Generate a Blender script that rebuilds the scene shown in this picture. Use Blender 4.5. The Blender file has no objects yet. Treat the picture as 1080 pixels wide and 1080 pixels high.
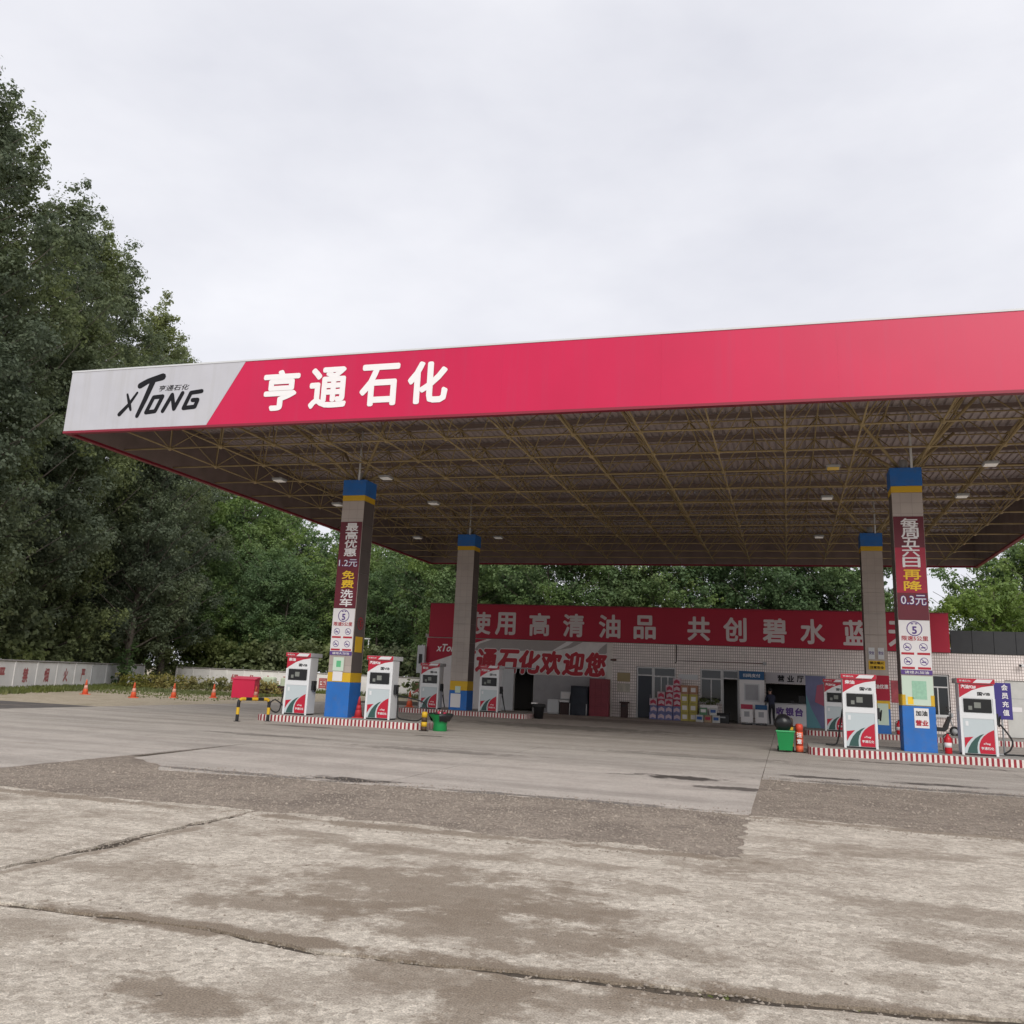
import bpy, bmesh, math, random
import numpy as np
from mathutils import Vector, Matrix

SC = bpy.context.scene
COL = SC.collection
R = math.radians
PI = math.pi

# ------------------------------------------------------------------ camera
cam_data = bpy.data.cameras.new('camera')
cam = bpy.data.objects.new('camera', cam_data)
COL.objects.link(cam)
F_PX, PITCH, ROLL, YAW, CY = 957.475, 0.2268, 0.0441, -0.2968, 495.08
fw = Vector((math.sin(YAW) * math.cos(PITCH), math.cos(YAW) * math.cos(PITCH), math.sin(PITCH)))
rt = Vector((math.cos(YAW), -math.sin(YAW), 0))
up = rt.cross(fw)
r2 = rt * math.cos(ROLL) + up * math.sin(ROLL)
u2 = up * math.cos(ROLL) - rt * math.sin(ROLL)
m = Matrix((r2, u2, -fw)).transposed().to_4x4()
m.translation = Vector((0, 0, 1.6))
cam.matrix_world = m
cam_data.sensor_fit = 'HORIZONTAL'
cam_data.sensor_width = 36.0
cam_data.lens = 36.0 * F_PX / 1080.0
cam_data.shift_y = (CY - 540.0) / 1080.0
cam_data.clip_end = 2000
SC.camera = cam

# ------------------------------------------------------------------ world, sun, exposure
SUN_EL, SUN_AZ = R(34), R(156)        # azimuth clockwise from +Y
world = bpy.data.worlds.new('World')
SC.world = world
world.use_nodes = True
wn, wl = world.node_tree.nodes, world.node_tree.links
wn.clear()
w_out = wn.new('ShaderNodeOutputWorld')
w_bg = wn.new('ShaderNodeBackground')
w_bg.inputs['Strength'].default_value = 0.1
sky = wn.new('ShaderNodeTexSky')
sky.sky_type = 'NISHITA'
sky.sun_disc = False
sky.sun_elevation = SUN_EL
sky.sun_rotation = SUN_AZ
sky.air_density = 1.0
sky.dust_density = 4.0
w_tc = wn.new('ShaderNodeTexCoord')
w_map = wn.new('ShaderNodeMapping')
w_map.inputs['Scale'].default_value = (1.0, 1.0, 2.2)
w_noise = wn.new('ShaderNodeTexNoise')
w_noise.inputs['Scale'].default_value = 2.8
w_noise.inputs['Detail'].default_value = 5
w_noise.inputs['Roughness'].default_value = 0.55
w_ramp = wn.new('ShaderNodeValToRGB')
w_ramp.color_ramp.elements[0].position = 0.28
w_ramp.color_ramp.elements[0].color = (5.15, 5.2, 5.65, 1)
w_ramp.color_ramp.elements[1].position = 0.72
w_ramp.color_ramp.elements[1].color = (6.45, 6.45, 6.75, 1)
w_mix = wn.new('ShaderNodeMixRGB')
w_mix.inputs['Fac'].default_value = 0.94       # cloud cover
wl.new(w_tc.outputs['Generated'], w_map.inputs['Vector'])
wl.new(w_map.outputs['Vector'], w_noise.inputs['Vector'])
wl.new(w_noise.outputs['Fac'], w_ramp.inputs['Fac'])
wl.new(sky.outputs['Color'], w_mix.inputs['Color1'])
wl.new(w_ramp.outputs['Color'], w_mix.inputs['Color2'])
wl.new(w_mix.outputs['Color'], w_bg.inputs['Color'])
wl.new(w_bg.outputs['Background'], w_out.inputs['Surface'])

sun_data = bpy.data.lights.new('sun', 'SUN')
sun_data.energy = 1.5
sun_data.angle = R(40)
sun_data.color = (1.0, 0.97, 0.92)
sun = bpy.data.objects.new('sun', sun_data)
COL.objects.link(sun)
sun_dir = Vector((math.sin(SUN_AZ) * math.cos(SUN_EL), math.cos(SUN_AZ) * math.cos(SUN_EL), math.sin(SUN_EL)))
sun.rotation_euler = sun_dir.to_track_quat('Z', 'Y').to_euler()
sun.location = sun_dir * 80

SC.view_settings.view_transform = 'Standard'
SC.view_settings.look = 'None'
SC.view_settings.exposure = 0.6
SC.view_settings.gamma = 1.0
SC.view_settings.use_curve_mapping = False
SC.render.engine = 'CYCLES'
SC.cycles.max_bounces = 8
SC.cycles.diffuse_bounces = 4
SC.cycles.transparent_max_bounces = 8
SC.cycles.use_denoising = True

# ------------------------------------------------------------------ materials
MATS = {}
def mat(name, col, rough=0.7, metal=0.0, spec=0.4, var=0.0, vscale=3.0, bump=0.0, bscale=40.0, emit=0.0,
        dirt=0.0, dscale=1.2, dcol=(0.12, 0.10, 0.08)):
    """principled material with mottled tone, grime patches and fine relief in object space"""
    if name in MATS:
        return MATS[name]
    M = bpy.data.materials.new(name)
    M.use_nodes = True
    n, l = M.node_tree.nodes, M.node_tree.links
    b = n['Principled BSDF']
    b.inputs['Roughness'].default_value = rough
    b.inputs['Metallic'].default_value = metal
    b.inputs['Specular IOR Level'].default_value = spec
    b.inputs['Base Color'].default_value = (*col, 1)
    if var or bump or dirt:
        tc = n.new('ShaderNodeTexCoord')
    src = None
    if var:
        nz = n.new('ShaderNodeTexNoise'); nz.inputs['Scale'].default_value = vscale; nz.inputs['Detail'].default_value = 6
        l.new(tc.outputs['Object'], nz.inputs['Vector'])
        rp = n.new('ShaderNodeValToRGB')
        rp.color_ramp.elements[0].position = 0.25; rp.color_ramp.elements[1].position = 0.75
        rp.color_ramp.elements[0].color = (*[c * (1 - var) for c in col], 1)
        rp.color_ramp.elements[1].color = (*[min(1, c * (1 + var)) for c in col], 1)
        l.new(nz.outputs['Fac'], rp.inputs['Fac']); src = rp.outputs['Color']
    if dirt:
        nd = n.new('ShaderNodeTexNoise'); nd.inputs['Scale'].default_value = dscale; nd.inputs['Detail'].default_value = 8
        nd.inputs['Roughness'].default_value = 0.65
        l.new(tc.outputs['Object'], nd.inputs['Vector'])
        dr = n.new('ShaderNodeValToRGB'); dr.color_ramp.elements[0].position = 0.5; dr.color_ramp.elements[1].position = 0.8
        dr.color_ramp.elements[1].color = (dirt, dirt, dirt, 1)
        l.new(nd.outputs['Fac'], dr.inputs['Fac'])
        mx = n.new('ShaderNodeMixRGB'); mx.inputs['Color2'].default_value = (*dcol, 1)
        if src: l.new(src, mx.inputs['Color1'])
        else: mx.inputs['Color1'].default_value = (*col, 1)
        l.new(dr.outputs['Color'], mx.inputs['Fac']); src = mx.outputs['Color']
    if src: l.new(src, b.inputs['Base Color'])
    if bump:
        nb = n.new('ShaderNodeTexNoise'); nb.inputs['Scale'].default_value = bscale; nb.inputs['Detail'].default_value = 4
        l.new(tc.outputs['Object'], nb.inputs['Vector'])
        bp = n.new('ShaderNodeBump'); bp.inputs['Strength'].default_value = bump; bp.inputs['Distance'].default_value = 0.02
        l.new(nb.outputs['Fac'], bp.inputs['Height']); l.new(bp.outputs['Normal'], b.inputs['Normal'])
    if emit:
        b.inputs['Emission Color'].default_value = (*col, 1)
        b.inputs['Emission Strength'].default_value = emit
    MATS[name] = M
    return M

def tile_mat(name, col, grout, w, h, mortar=0.012, var=0.08, axis='XZ'):
    M = bpy.data.materials.new(name); M.use_nodes = True
    n, l = M.node_tree.nodes, M.node_tree.links
    b = n['Principled BSDF']; b.inputs['Roughness'].default_value = 0.35
    geo = n.new('ShaderNodeNewGeometry')
    sep = n.new('ShaderNodeSeparateXYZ'); l.new(geo.outputs['Position'], sep.inputs[0])
    add = n.new('ShaderNodeMath'); add.operation = 'ADD'
    l.new(sep.outputs['X'], add.inputs[0]); l.new(sep.outputs['Y'], add.inputs[1])
    cb = n.new('ShaderNodeCombineXYZ'); l.new(add.outputs[0], cb.inputs['X']); l.new(sep.outputs['Z'], cb.inputs['Y'])
    br = n.new('ShaderNodeTexBrick'); br.offset = 0.0; br.squash = 1.0
    br.inputs['Scale'].default_value = 1.0
    br.inputs['Brick Width'].default_value = w; br.inputs['Row Height'].default_value = h
    br.inputs['Mortar Size'].default_value = mortar; br.inputs['Mortar Smooth'].default_value = 0.2
    br.inputs['Color1'].default_value = (*[c * (1 - var) for c in col], 1)
    br.inputs['Color2'].default_value = (*[c * (1 + var) for c in col], 1)
    br.inputs['Mortar'].default_value = (*grout, 1)
    l.new(cb.outputs[0], br.inputs['Vector'])
    nz = n.new('ShaderNodeTexNoise'); nz.inputs['Scale'].default_value = 0.9; nz.inputs['Detail'].default_value = 7
    l.new(geo.outputs['Position'], nz.inputs['Vector'])
    rp = n.new('ShaderNodeValToRGB'); rp.color_ramp.elements[0].position = 0.45; rp.color_ramp.elements[1].position = 0.85
    rp.color_ramp.elements[0].color = (0, 0, 0, 1); rp.color_ramp.elements[1].color = (.55, .55, .55, 1)
    l.new(nz.outputs['Fac'], rp.inputs['Fac'])
    mx = n.new('ShaderNodeMixRGB'); l.new(rp.outputs['Color'], mx.inputs['Fac'])
    l.new(br.outputs['Color'], mx.inputs['Color1']); mx.inputs['Color2'].default_value = (*[c * .55 for c in col], 1)
    l.new(mx.outputs['Color'], b.inputs['Base Color'])
    bp = n.new('ShaderNodeBump'); bp.inputs['Strength'].default_value = .5; bp.inputs['Distance'].default_value = .006; bp.invert = True
    l.new(br.outputs['Fac'], bp.inputs['Height']); l.new(bp.outputs['Normal'], b.inputs['Normal'])
    MATS[name] = M
    return M

def concrete_mat(name, light, dark, stain, rough_k, blobs=(), blob_col=(0.1, 0.08, 0.065), stain_lo=.5, stain_hi=.62, streak=0.0):
    """exposed-aggregate concrete in world space: grit, pebbles, dirt with ragged outlines"""
    M = bpy.data.materials.new(name); M.use_nodes = True
    n, l = M.node_tree.nodes, M.node_tree.links
    b = n['Principled BSDF']; b.inputs['Roughness'].default_value = 0.88; b.inputs['Specular IOR Level'].default_value = 0.25
    geo = n.new('ShaderNodeNewGeometry'); P = geo.outputs['Position']
    def noise(s, d=6, r=0.6, vec=None):
        q = n.new('ShaderNodeTexNoise'); q.inputs['Scale'].default_value = s; q.inputs['Detail'].default_value = d
        q.inputs['Roughness'].default_value = r; l.new(vec or P, q.inputs['Vector']); return q.outputs['Fac']
    def ramp(src, p0, p1, c0, c1):
        q = n.new('ShaderNodeValToRGB'); q.color_ramp.elements[0].position = p0; q.color_ramp.elements[1].position = p1
        q.color_ramp.elements[0].color = (*c0, 1); q.color_ramp.elements[1].color = (*c1, 1); l.new(src, q.inputs['Fac']); return q.outputs['Color']
    def mixc(fac, a, bb, mode='MIX'):
        q = n.new('ShaderNodeMixRGB'); q.blend_type = mode
        for s, v in (('Fac', fac), ('Color1', a), ('Color2', bb)):
            if isinstance(v, (int, float)): q.inputs[s].default_value = v
            elif isinstance(v, tuple): q.inputs[s].default_value = (*v, 1)
            else: l.new(v, q.inputs[s])
        return q.outputs['Color']
    base = ramp(noise(1.3, 8, .62), .3, .7, dark, light)
    if streak:
        mp = n.new('ShaderNodeMapping'); mp.inputs['Scale'].default_value = (.12, 1.1, 1); l.new(P, mp.inputs['Vector'])
        base = mixc(ramp(noise(1.0, 6, .6, mp.outputs['Vector']), .42, .68, (0, 0, 0), (streak,) * 3), base, tuple(c * .55 for c in dark))
    grit = ramp(noise(85, 3, .7), .3, .7, (.52,) * 3, (1.42,) * 3)
    base = mixc(1.0, base, grit, 'MULTIPLY')
    vo = n.new('ShaderNodeTexVoronoi'); vo.inputs['Scale'].default_value = 27; l.new(P, vo.inputs['Vector'])
    peb = ramp(vo.outputs['Color'], .1, .9, (.60, .58, .56), (1.26, 1.26, 1.25))
    base = mixc(.75 * rough_k, base, mixc(1.0, base, peb, 'MULTIPLY'))
    st = ramp(noise(.75, 9, .68), stain_lo, stain_hi, (0, 0, 0), (.85,) * 3)
    base = mixc(st, base, mixc(1.0, (stain[0], stain[1], stain[2]), grit, 'MULTIPLY'))
    # worn patches with crisper outlines, drawn out a little across the drive
    mpw = n.new('ShaderNodeMapping'); mpw.inputs['Scale'].default_value = (.75, 1.5, 1); l.new(P, mpw.inputs['Vector'])
    wp = ramp(noise(1.9, 12, .74, mpw.outputs['Vector']), .50, .56, (0, 0, 0), (.55 * rough_k,) * 3)
    base = mixc(wp, base, mixc(1.0, tuple((a + 1.2 * c) / 2.2 for a, c in zip(dark, stain)), grit, 'MULTIPLY'))
    wp2 = ramp(noise(4.6, 12, .76, mpw.outputs['Vector']), .56, .61, (0, 0, 0), (.6 * rough_k,) * 3)
    base = mixc(wp2, base, mixc(1.0, tuple(min(1, a * 1.12) for a in light), grit, 'MULTIPLY'))
    # small scuffs
    sc = ramp(noise(3.2, 8, .7), .63, .7, (0, 0, 0), (.7,) * 3)
    base = mixc(sc, base, tuple(c * .8 for c in stain))
    wob = noise(2.1, 10, .72)
    for (bx, by, rx, ry, k) in blobs:
        mp = n.new('ShaderNodeMapping'); mp.vector_type = 'TEXTURE'
        mp.inputs['Location'].default_value = (bx, by, 0); mp.inputs['Scale'].default_value = (rx, ry, 1)
        l.new(P, mp.inputs['Vector'])
        ln = n.new('ShaderNodeVectorMath'); ln.operation = 'LENGTH'; l.new(mp.outputs['Vector'], ln.inputs[0])
        mm = n.new('ShaderNodeMath'); mm.operation = 'MULTIPLY_ADD'; l.new(wob, mm.inputs[0]); mm.inputs[1].default_value = 3.4; mm.inputs[2].default_value = -1.7
        ad = n.new('ShaderNodeMath'); ad.operation = 'ADD'; l.new(ln.outputs['Value'], ad.inputs[0]); l.new(mm.outputs[0], ad.inputs[1])
        fc = ramp(ad.outputs[0], .55, .95, (k, k, k), (0, 0, 0))
        base = mixc(fc, base, mixc(1.0, tuple(blob_col), grit, 'MULTIPLY'))
    l.new(base, b.inputs['Base Color'])
    h1 = noise(60, 4, .7); h2 = noise(9, 5, .6)
    a1 = n.new('ShaderNodeMath'); a1.operation = 'MULTIPLY_ADD'; l.new(h2, a1.inputs[0]); a1.inputs[1].default_value = 1.5; l.new(h1, a1.inputs[2])
    bp = n.new('ShaderNodeBump'); bp.inputs['Strength'].default_value = .55 * rough_k; bp.inputs['Distance'].default_value = .02
    l.new(a1.outputs[0], bp.inputs['Height']); l.new(bp.outputs['Normal'], b.inputs['Normal'])
    MATS[name] = M
    return M

def leaf_mat(name, c0, c1, c2, trans=0.25):
    M = bpy.data.materials.new(name); M.use_nodes = True
    n, l = M.node_tree.nodes, M.node_tree.links
    b = n['Principled BSDF']; b.inputs['Roughness'].default_value = 0.55; b.inputs['Specular IOR Level'].default_value = 0.35
    tc = n.new('ShaderNodeTexCoord')
    nz = n.new('ShaderNodeTexNoise'); nz.inputs['Scale'].default_value = 0.7; nz.inputs['Detail'].default_value = 9; nz.inputs['Roughness'].default_value = .75
    l.new(tc.outputs['Object'], nz.inputs['Vector'])
    oi = n.new('ShaderNodeObjectInfo')
    ad = n.new('ShaderNodeMath'); ad.operation = 'MULTIPLY_ADD'; l.new(oi.outputs['Random'], ad.inputs[0]); ad.inputs[1].default_value = .22; ad.inputs[2].default_value = -.11
    a2 = n.new('ShaderNodeMath'); a2.operation = 'ADD'; l.new(ad.outputs[0], a2.inputs[0]); l.new(nz.outputs['Fac'], a2.inputs[1])
    rp = n.new('ShaderNodeValToRGB'); e = rp.color_ramp.elements
    e[0].position = .3; e[0].color = (*c0, 1); e[1].position = .72; e[1].color = (*c2, 1)
    x = e.new(.5); x.color = (*c1, 1)
    l.new(a2.outputs[0], rp.inputs['Fac']); l.new(rp.outputs['Color'], b.inputs['Base Color'])
    # whole boughs lean towards yellow-green, others towards grey-green
    n2 = n.new('ShaderNodeTexNoise'); n2.inputs['Scale'].default_value = .16; n2.inputs['Detail'].default_value = 3; l.new(tc.outputs['Object'], n2.inputs['Vector'])
    h1 = n.new('ShaderNodeMath'); h1.operation = 'MULTIPLY_ADD'; l.new(oi.outputs['Random'], h1.inputs[0]); h1.inputs[1].default_value = .3; l.new(n2.outputs['Fac'], h1.inputs[2])
    hr = n.new('ShaderNodeValToRGB'); hr.color_ramp.elements[0].position = .48; hr.color_ramp.elements[1].position = .8
    hr.color_ramp.elements[0].color = (1.0, .96, 1.04, 1); hr.color_ramp.elements[1].color = (1.18, 1.12, .68, 1); l.new(h1.outputs[0], hr.inputs['Fac'])
    hm = n.new('ShaderNodeMixRGB'); hm.blend_type = 'MULTIPLY'; hm.inputs['Fac'].default_value = 1; l.new(rp.outputs['Color'], hm.inputs['Color1']); l.new(hr.outputs['Color'], hm.inputs['Color2'])
    l.new(hm.outputs['Color'], b.inputs['Base Color'])
    tr = n.new('ShaderNodeBsdfTranslucent'); l.new(hm.outputs['Color'], tr.inputs['Color'])
    ms = n.new('ShaderNodeMixShader'); ms.inputs['Fac'].default_value = trans
    l.new(b.outputs[0], ms.inputs[1]); l.new(tr.outputs[0], ms.inputs[2])
    l.new(ms.outputs[0], n['Material Output'].inputs['Surface'])
    MATS[name] = M
    return M

def glass_mat():
    M = mat('window_glass', (.02, .025, .028), rough=.06, spec=.7)
    return M

# ------------------------------------------------------------------ mesh helpers
class MB:
    def __init__(s):
        s.v, s.f, s.mi, s.sm = [], [], [], []
    def add(s, vs, fs, mi=0, smooth=False):
        o = len(s.v); s.v += [tuple(p) for p in vs]
        for f in fs:
            s.f.append([i + o for i in f]); s.mi.append(mi); s.sm.append(smooth)
        return s
    def box(s, x0, x1, y0, y1, z0, z1, mi=0):
        vs = [(x0, y0, z0), (x1, y0, z0), (x1, y1, z0), (x0, y1, z0), (x0, y0, z1), (x1, y0, z1), (x1, y1, z1), (x0, y1, z1)]
        return s.add(vs, [(3, 2, 1, 0), (4, 5, 6, 7), (0, 1, 5, 4), (1, 2, 6, 5), (2, 3, 7, 6), (3, 0, 4, 7)], mi)
    def bbox(s, x0, x1, y0, y1, z0, z1, bev=.02, mi=0, seg=2):
        bm = bmesh.new(); bmesh.ops.create_cube(bm, size=1)
        for v in bm.verts:
            v.co = Vector(((x0 + x1) / 2 + v.co.x * (x1 - x0), (y0 + y1) / 2 + v.co.y * (y1 - y0), (z0 + z1) / 2 + v.co.z * (z1 - z0)))
        bmesh.ops.bevel(bm, geom=bm.edges[:], offset=bev, segments=seg, affect='EDGES', profile=.5)
        bm.verts.index_update()
        s.add([v.co[:] for v in bm.verts], [[v.index for v in f.verts] for f in bm.faces], mi, False)
        bm.free(); return s
    def tube(s, pts, r, n=8, mi=0, caps=True, smooth=True):
        pts = [Vector(p) for p in pts]; rs = r if isinstance(r, (list, tuple)) else [r] * len(pts)
        vs, fs = [], []
        ref = None
        for i, p in enumerate(pts):
            t = (pts[min(i + 1, len(pts) - 1)] - pts[max(i - 1, 0)]).normalized()
            if ref is None:
                ref = t.orthogonal().normalized()
            a = (ref - t * ref.dot(t))
            a = a.normalized() if a.length > 1e-6 else t.orthogonal().normalized()
            ref = a; bb = t.cross(a)
            for k in range(n):
                th = 2 * PI * k / n
                vs.append(p + (a * math.cos(th) + bb * math.sin(th)) * rs[i])
        for i in range(len(pts) - 1):
            for k in range(n):
                k2 = (k + 1) % n
                fs.append((i * n + k, i * n + k2, (i + 1) * n + k2, (i + 1) * n + k))
        s.add(vs, fs, mi, smooth)
        if caps:
            o = len(s.v) - len(vs)
            s.f.append([o + k for k in range(n)][::-1]); s.mi.append(mi); s.sm.append(False)
            s.f.append([o + (len(pts) - 1) * n + k for k in range(n)]); s.mi.append(mi); s.sm.append(False)
        return s
    def lathe(s, prof, n=16, mi=0, c=(0, 0, 0), smooth=True):
        vs, fs = [], []
        for (r, z) in prof:
            for k in range(n):
                th = 2 * PI * k / n
                vs.append((c[0] + r * math.cos(th), c[1] + r * math.sin(th), c[2] + z))
        for i in range(len(prof) - 1):
            for k in range(n):
                k2 = (k + 1) % n
                fs.append((i * n + k, i * n + k2, (i + 1) * n + k2, (i + 1) * n + k))
        fs.append([k for k in range(n)][::-1]); fs.append([(len(prof) - 1) * n + k for k in range(n)])
        return s.add(vs, fs, mi, smooth)
    def prism_xz(s, poly, y0, y1, mi=0):
        """polygon in X,Z given counter-clockwise seen from -Y, front at y0, back at y1"""
        n = len(poly)
        vs = [(x, y0, z) for x, z in poly] + [(x, y1, z) for x, z in poly]
        fs = [list(range(n)), list(range(2 * n - 1, n - 1, -1))]
        for i in range(n):
            j = (i + 1) % n
            fs.append((i, i + n, j + n, j))
        return s.add(vs, fs, mi)
    def prism_xy(s, poly, z0, z1, mi=0):
        n = len(poly)
        vs = [(x, y, z1) for x, y in poly] + [(x, y, z0) for x, y in poly]
        fs = [list(range(n)), list(range(2 * n - 1, n - 1, -1))]
        for i in range(n):
            j = (i + 1) % n
            fs.append((i, i + n, j + n, j))
        return s.add(vs, fs, mi)
    def sphere(s, c, r, n=8, m=6, mi=0, sc=(1, 1, 1)):
        prof = []
        vs, fs = [], []
        for i in range(1, m):
            ph = PI * i / m
            for k in range(n):
                th = 2 * PI * k / n
                vs.append((c[0] + r * sc[0] * math.sin(ph) * math.cos(th), c[1] + r * sc[1] * math.sin(ph) * math.sin(th), c[2] + r * sc[2] * math.cos(ph)))
        t = len(vs); vs += [(c[0], c[1], c[2] + r * sc[2]), (c[0], c[1], c[2] - r * sc[2])]
        for i in range(m - 2):
            for k in range(n):
                k2 = (k + 1) % n
                fs.append((i * n + k, (i + 1) * n + k, (i + 1) * n + k2, i * n + k2))
        for k in range(n):
            k2 = (k + 1) % n
            fs.append((t, k, k2)); fs.append((t + 1, (m - 2) * n + k2, (m - 2) * n + k))
        return s.add(vs, fs, mi, True)
    def torus(s, c, r, rr, axis='Y', n=24, m=8, mi=0):
        pts = []
        for k in range(n + 1):
            th = 2 * PI * k / n
            a, b_ = r * math.cos(th), r * math.sin(th)
            pts.append((c[0] + a, c[1], c[2] + b_) if axis == 'Y' else (c[0], c[1] + a, c[2] + b_) if axis == 'X' else (c[0] + a, c[1] + b_, c[2]))
        return s.tube(pts, rr, m, mi, caps=False)
    def mesh(s, name, mats):
        me = bpy.data.meshes.new(name)
        me.from_pydata(s.v, [], s.f)
        for M in (mats if isinstance(mats, (list, tuple)) else [mats]):
            me.materials.append(M)
        me.polygons.foreach_set('material_index', s.mi)
        me.polygons.foreach_set('use_smooth', s.sm)
        me.update()
        return me
    def build(s, name, mats, parent=None, loc=(0, 0, 0), rot=(0, 0, 0)):
        return put(name, s.mesh(name, mats), parent, loc, rot)

def put(name, me, parent=None, loc=(0, 0, 0), rot=(0, 0, 0), scale=(1, 1, 1)):
    o = bpy.data.objects.new(name, me)
    COL.objects.link(o)
    o.parent = parent
    o.location, o.rotation_euler, o.scale = loc, rot, scale
    return o
def tag(o, label=None, cat=None, group=None, kind=None):
    for k, v in (('label', label), ('category', cat), ('group', group), ('kind', kind)):
        if v: o[k] = v
    return o
def thing(name, label, cat, loc=(0, 0, 0), rz=0, group=None):
    o = bpy.data.objects.new(name, None)
    COL.objects.link(o)
    o.location = loc; o.rotation_euler = (0, 0, rz); o.empty_display_size = .2
    return tag(o, label, cat, group)
def copy_tree(o, parent=None):
    c = o.copy(); COL.objects.link(c); c.parent = parent
    for ch in [x for x in o.children]:
        copy_tree(ch, c)
    return c

# ------------------------------------------------------------------ lettering
_tc = {}
def glyphs(text, size, M, bold=0.0, depth=0.002, italic=0.0, width=None, space=1.0):
    """flat lettering as a mesh in X,Z facing -Y, centred; bold by offset copies, each a hair in front of the last"""
    key = (text, round(size, 4), M.name, bold, depth, italic, width, space)
    if key in _tc:
        return _tc[key]
    cu = bpy.data.curves.new('lettering', 'FONT')
    cu.body = text; cu.size = 1.0; cu.resolution_u = 2; cu.shear = italic; cu.space_character = space
    cu.align_x = 'CENTER'
    ob = bpy.data.objects.new('lettering', cu)
    src = bpy.data.meshes.new_from_object(ob)
    nv = len(src.vertices)
    co = np.empty(nv * 3); src.vertices.foreach_get('co', co); co = co.reshape(-1, 3)
    fs = [list(p.vertices) for p in src.polygons]
    lo, hi = co.min(0), co.max(0)
    co = co - (lo + hi) / 2
    h = hi[1] - lo[1]; w = hi[0] - lo[0]
    k = size / h
    kx = (width / w) if width else k
    offs = [(0, 0)]
    if bold:
        offs += [(bold * math.cos(a), bold * math.sin(a)) for a in [i * PI / 4 for i in range(8)]]
    V, Fc = [], []
    for i, (ox, oz) in enumerate(offs):
        b0 = len(V)
        for c in co:
            V.append((c[0] * kx + ox * size, -depth - i * .0006, c[1] * k + oz * size))
        Fc += [[j + b0 for j in f] for f in fs]
    me = bpy.data.meshes.new('lettering'); me.from_pydata(V, [], Fc); me.materials.append(M); me.update()
    bpy.data.objects.remove(ob); bpy.data.curves.remove(cu); bpy.data.meshes.remove(src)
    _tc[key] = me
    return me
def letter(name, text, size, M, parent, loc, bold=0.0, rot=(0, 0, 0), **k):
    return put(name, glyphs(text, size, M, bold, **k), parent, loc, rot)
def strokes(mb, pl, w, y=-.004, mi=0):
    """thick pen line through X,Z points with round joins"""
    i = 0
    for a, b in zip(pl[:-1], pl[1:]):
        a2, b2 = Vector((a[0], a[1])), Vector((b[0], b[1]))
        wa = a[2] if len(a) > 2 else w; wb = b[2] if len(b) > 2 else w
        t = (b2 - a2).normalized(); nn = Vector((-t.y, t.x))
        q = [a2 + nn * wa / 2, a2 - nn * wa / 2, b2 - nn * wb / 2, b2 + nn * wb / 2]
        yy = y - .0002 * i; i += 1
        mb.add([(p.x, yy, p.y) for p in q], [(0, 1, 2, 3)], mi)
    for p in pl:
        ww = p[2] if len(p) > 2 else w
        yy = y - .0002 * i; i += 1
        mb.add([(p[0] + ww / 2 * math.cos(k * PI / 4), yy, p[1] + ww / 2 * math.sin(k * PI / 4)) for k in range(8)], [list(range(8))], mi)
    return mb

# ------------------------------------------------------------------ palette
WHITE = mat('white_panel', (.465, .465, .50), rough=.4, var=.05, vscale=1.5, dirt=.25, dscale=.8, dcol=(.45, .44, .42))
RED = mat('red_panel', (.52, .005, .060), rough=.34, spec=.4, var=.05, vscale=.6)
def add_streaks(M, k, col):
    n, l = M.node_tree.nodes, M.node_tree.links
    b = n['Principled BSDF']; src = b.inputs['Base Color'].links[0].from_socket
    tc = n.new('ShaderNodeTexCoord'); mp = n.new('ShaderNodeMapping'); mp.inputs['Scale'].default_value = (5, 5, .25)
    l.new(tc.outputs['Object'], mp.inputs['Vector'])
    nz = n.new('ShaderNodeTexNoise'); nz.inputs['Scale'].default_value = 1.3; nz.inputs['Detail'].default_value = 6; l.new(mp.outputs['Vector'], nz.inputs['Vector'])
    rp = n.new('ShaderNodeValToRGB'); rp.color_ramp.elements[0].position = .5; rp.color_ramp.elements[1].position = .85; rp.color_ramp.elements[1].color = (k, k, k, 1)
    l.new(nz.outputs['Fac'], rp.inputs['Fac'])
    mx = n.new('ShaderNodeMixRGB'); mx.inputs['Color2'].default_value = (*col, 1); l.new(rp.outputs['Color'], mx.inputs['Fac']); l.new(src, mx.inputs['Color1']); l.new(mx.outputs['Color'], b.inputs['Base Color'])
add_streaks(RED, .3, (.40, .035, .09)); add_streaks(WHITE, .45, (.36, .35, .34))
DRED = mat('dark_red_trim', (.22, .012, .03), rough=.5)
BANNER = mat('banner_red', (.38, .010, .035), rough=.6, var=.06, vscale=.8)
LETW = mat('white_lettering', (.78, .76, .76), rough=.5)
LETK = mat('black_lettering', (.012, .012, .015), rough=.7, spec=.15)
LETR = mat('red_lettering', (.42, .02, .035), rough=.55)
LETY = mat('yellow_lettering', (.85, .55, .03), rough=.55)
LETP = mat('violet_lettering', (.10, .05, .22), rough=.55)
LETG = mat('green_print', (.12, .45, .22), rough=.6)
YTUBE = mat('yellow_steel', (.35, .265, .135), rough=.5, var=.18, vscale=2.5, dirt=.35, dscale=3.0)
DECK = mat('roof_deck', (.45, .38, .375), rough=.55, metal=.0, var=.12, vscale=.8, dirt=.4, dscale=.7)
PURLIN = mat('purlin_steel', (.22, .17, .15), rough=.6)
BLUE = mat('blue_paint', (.018, .14, .46), rough=.5, var=.12, vscale=2, dirt=.55, dscale=3.5, dcol=(.10, .13, .2))
YELLOW = mat('yellow_paint', (.62, .38, .02), rough=.55, var=.06)
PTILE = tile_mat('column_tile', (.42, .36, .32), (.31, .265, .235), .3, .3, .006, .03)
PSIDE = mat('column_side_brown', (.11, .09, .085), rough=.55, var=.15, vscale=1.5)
FTILE = tile_mat('facade_tile', (.80, .73, .70), (.32, .26, .24), .105, .135, .014, .05)
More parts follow.
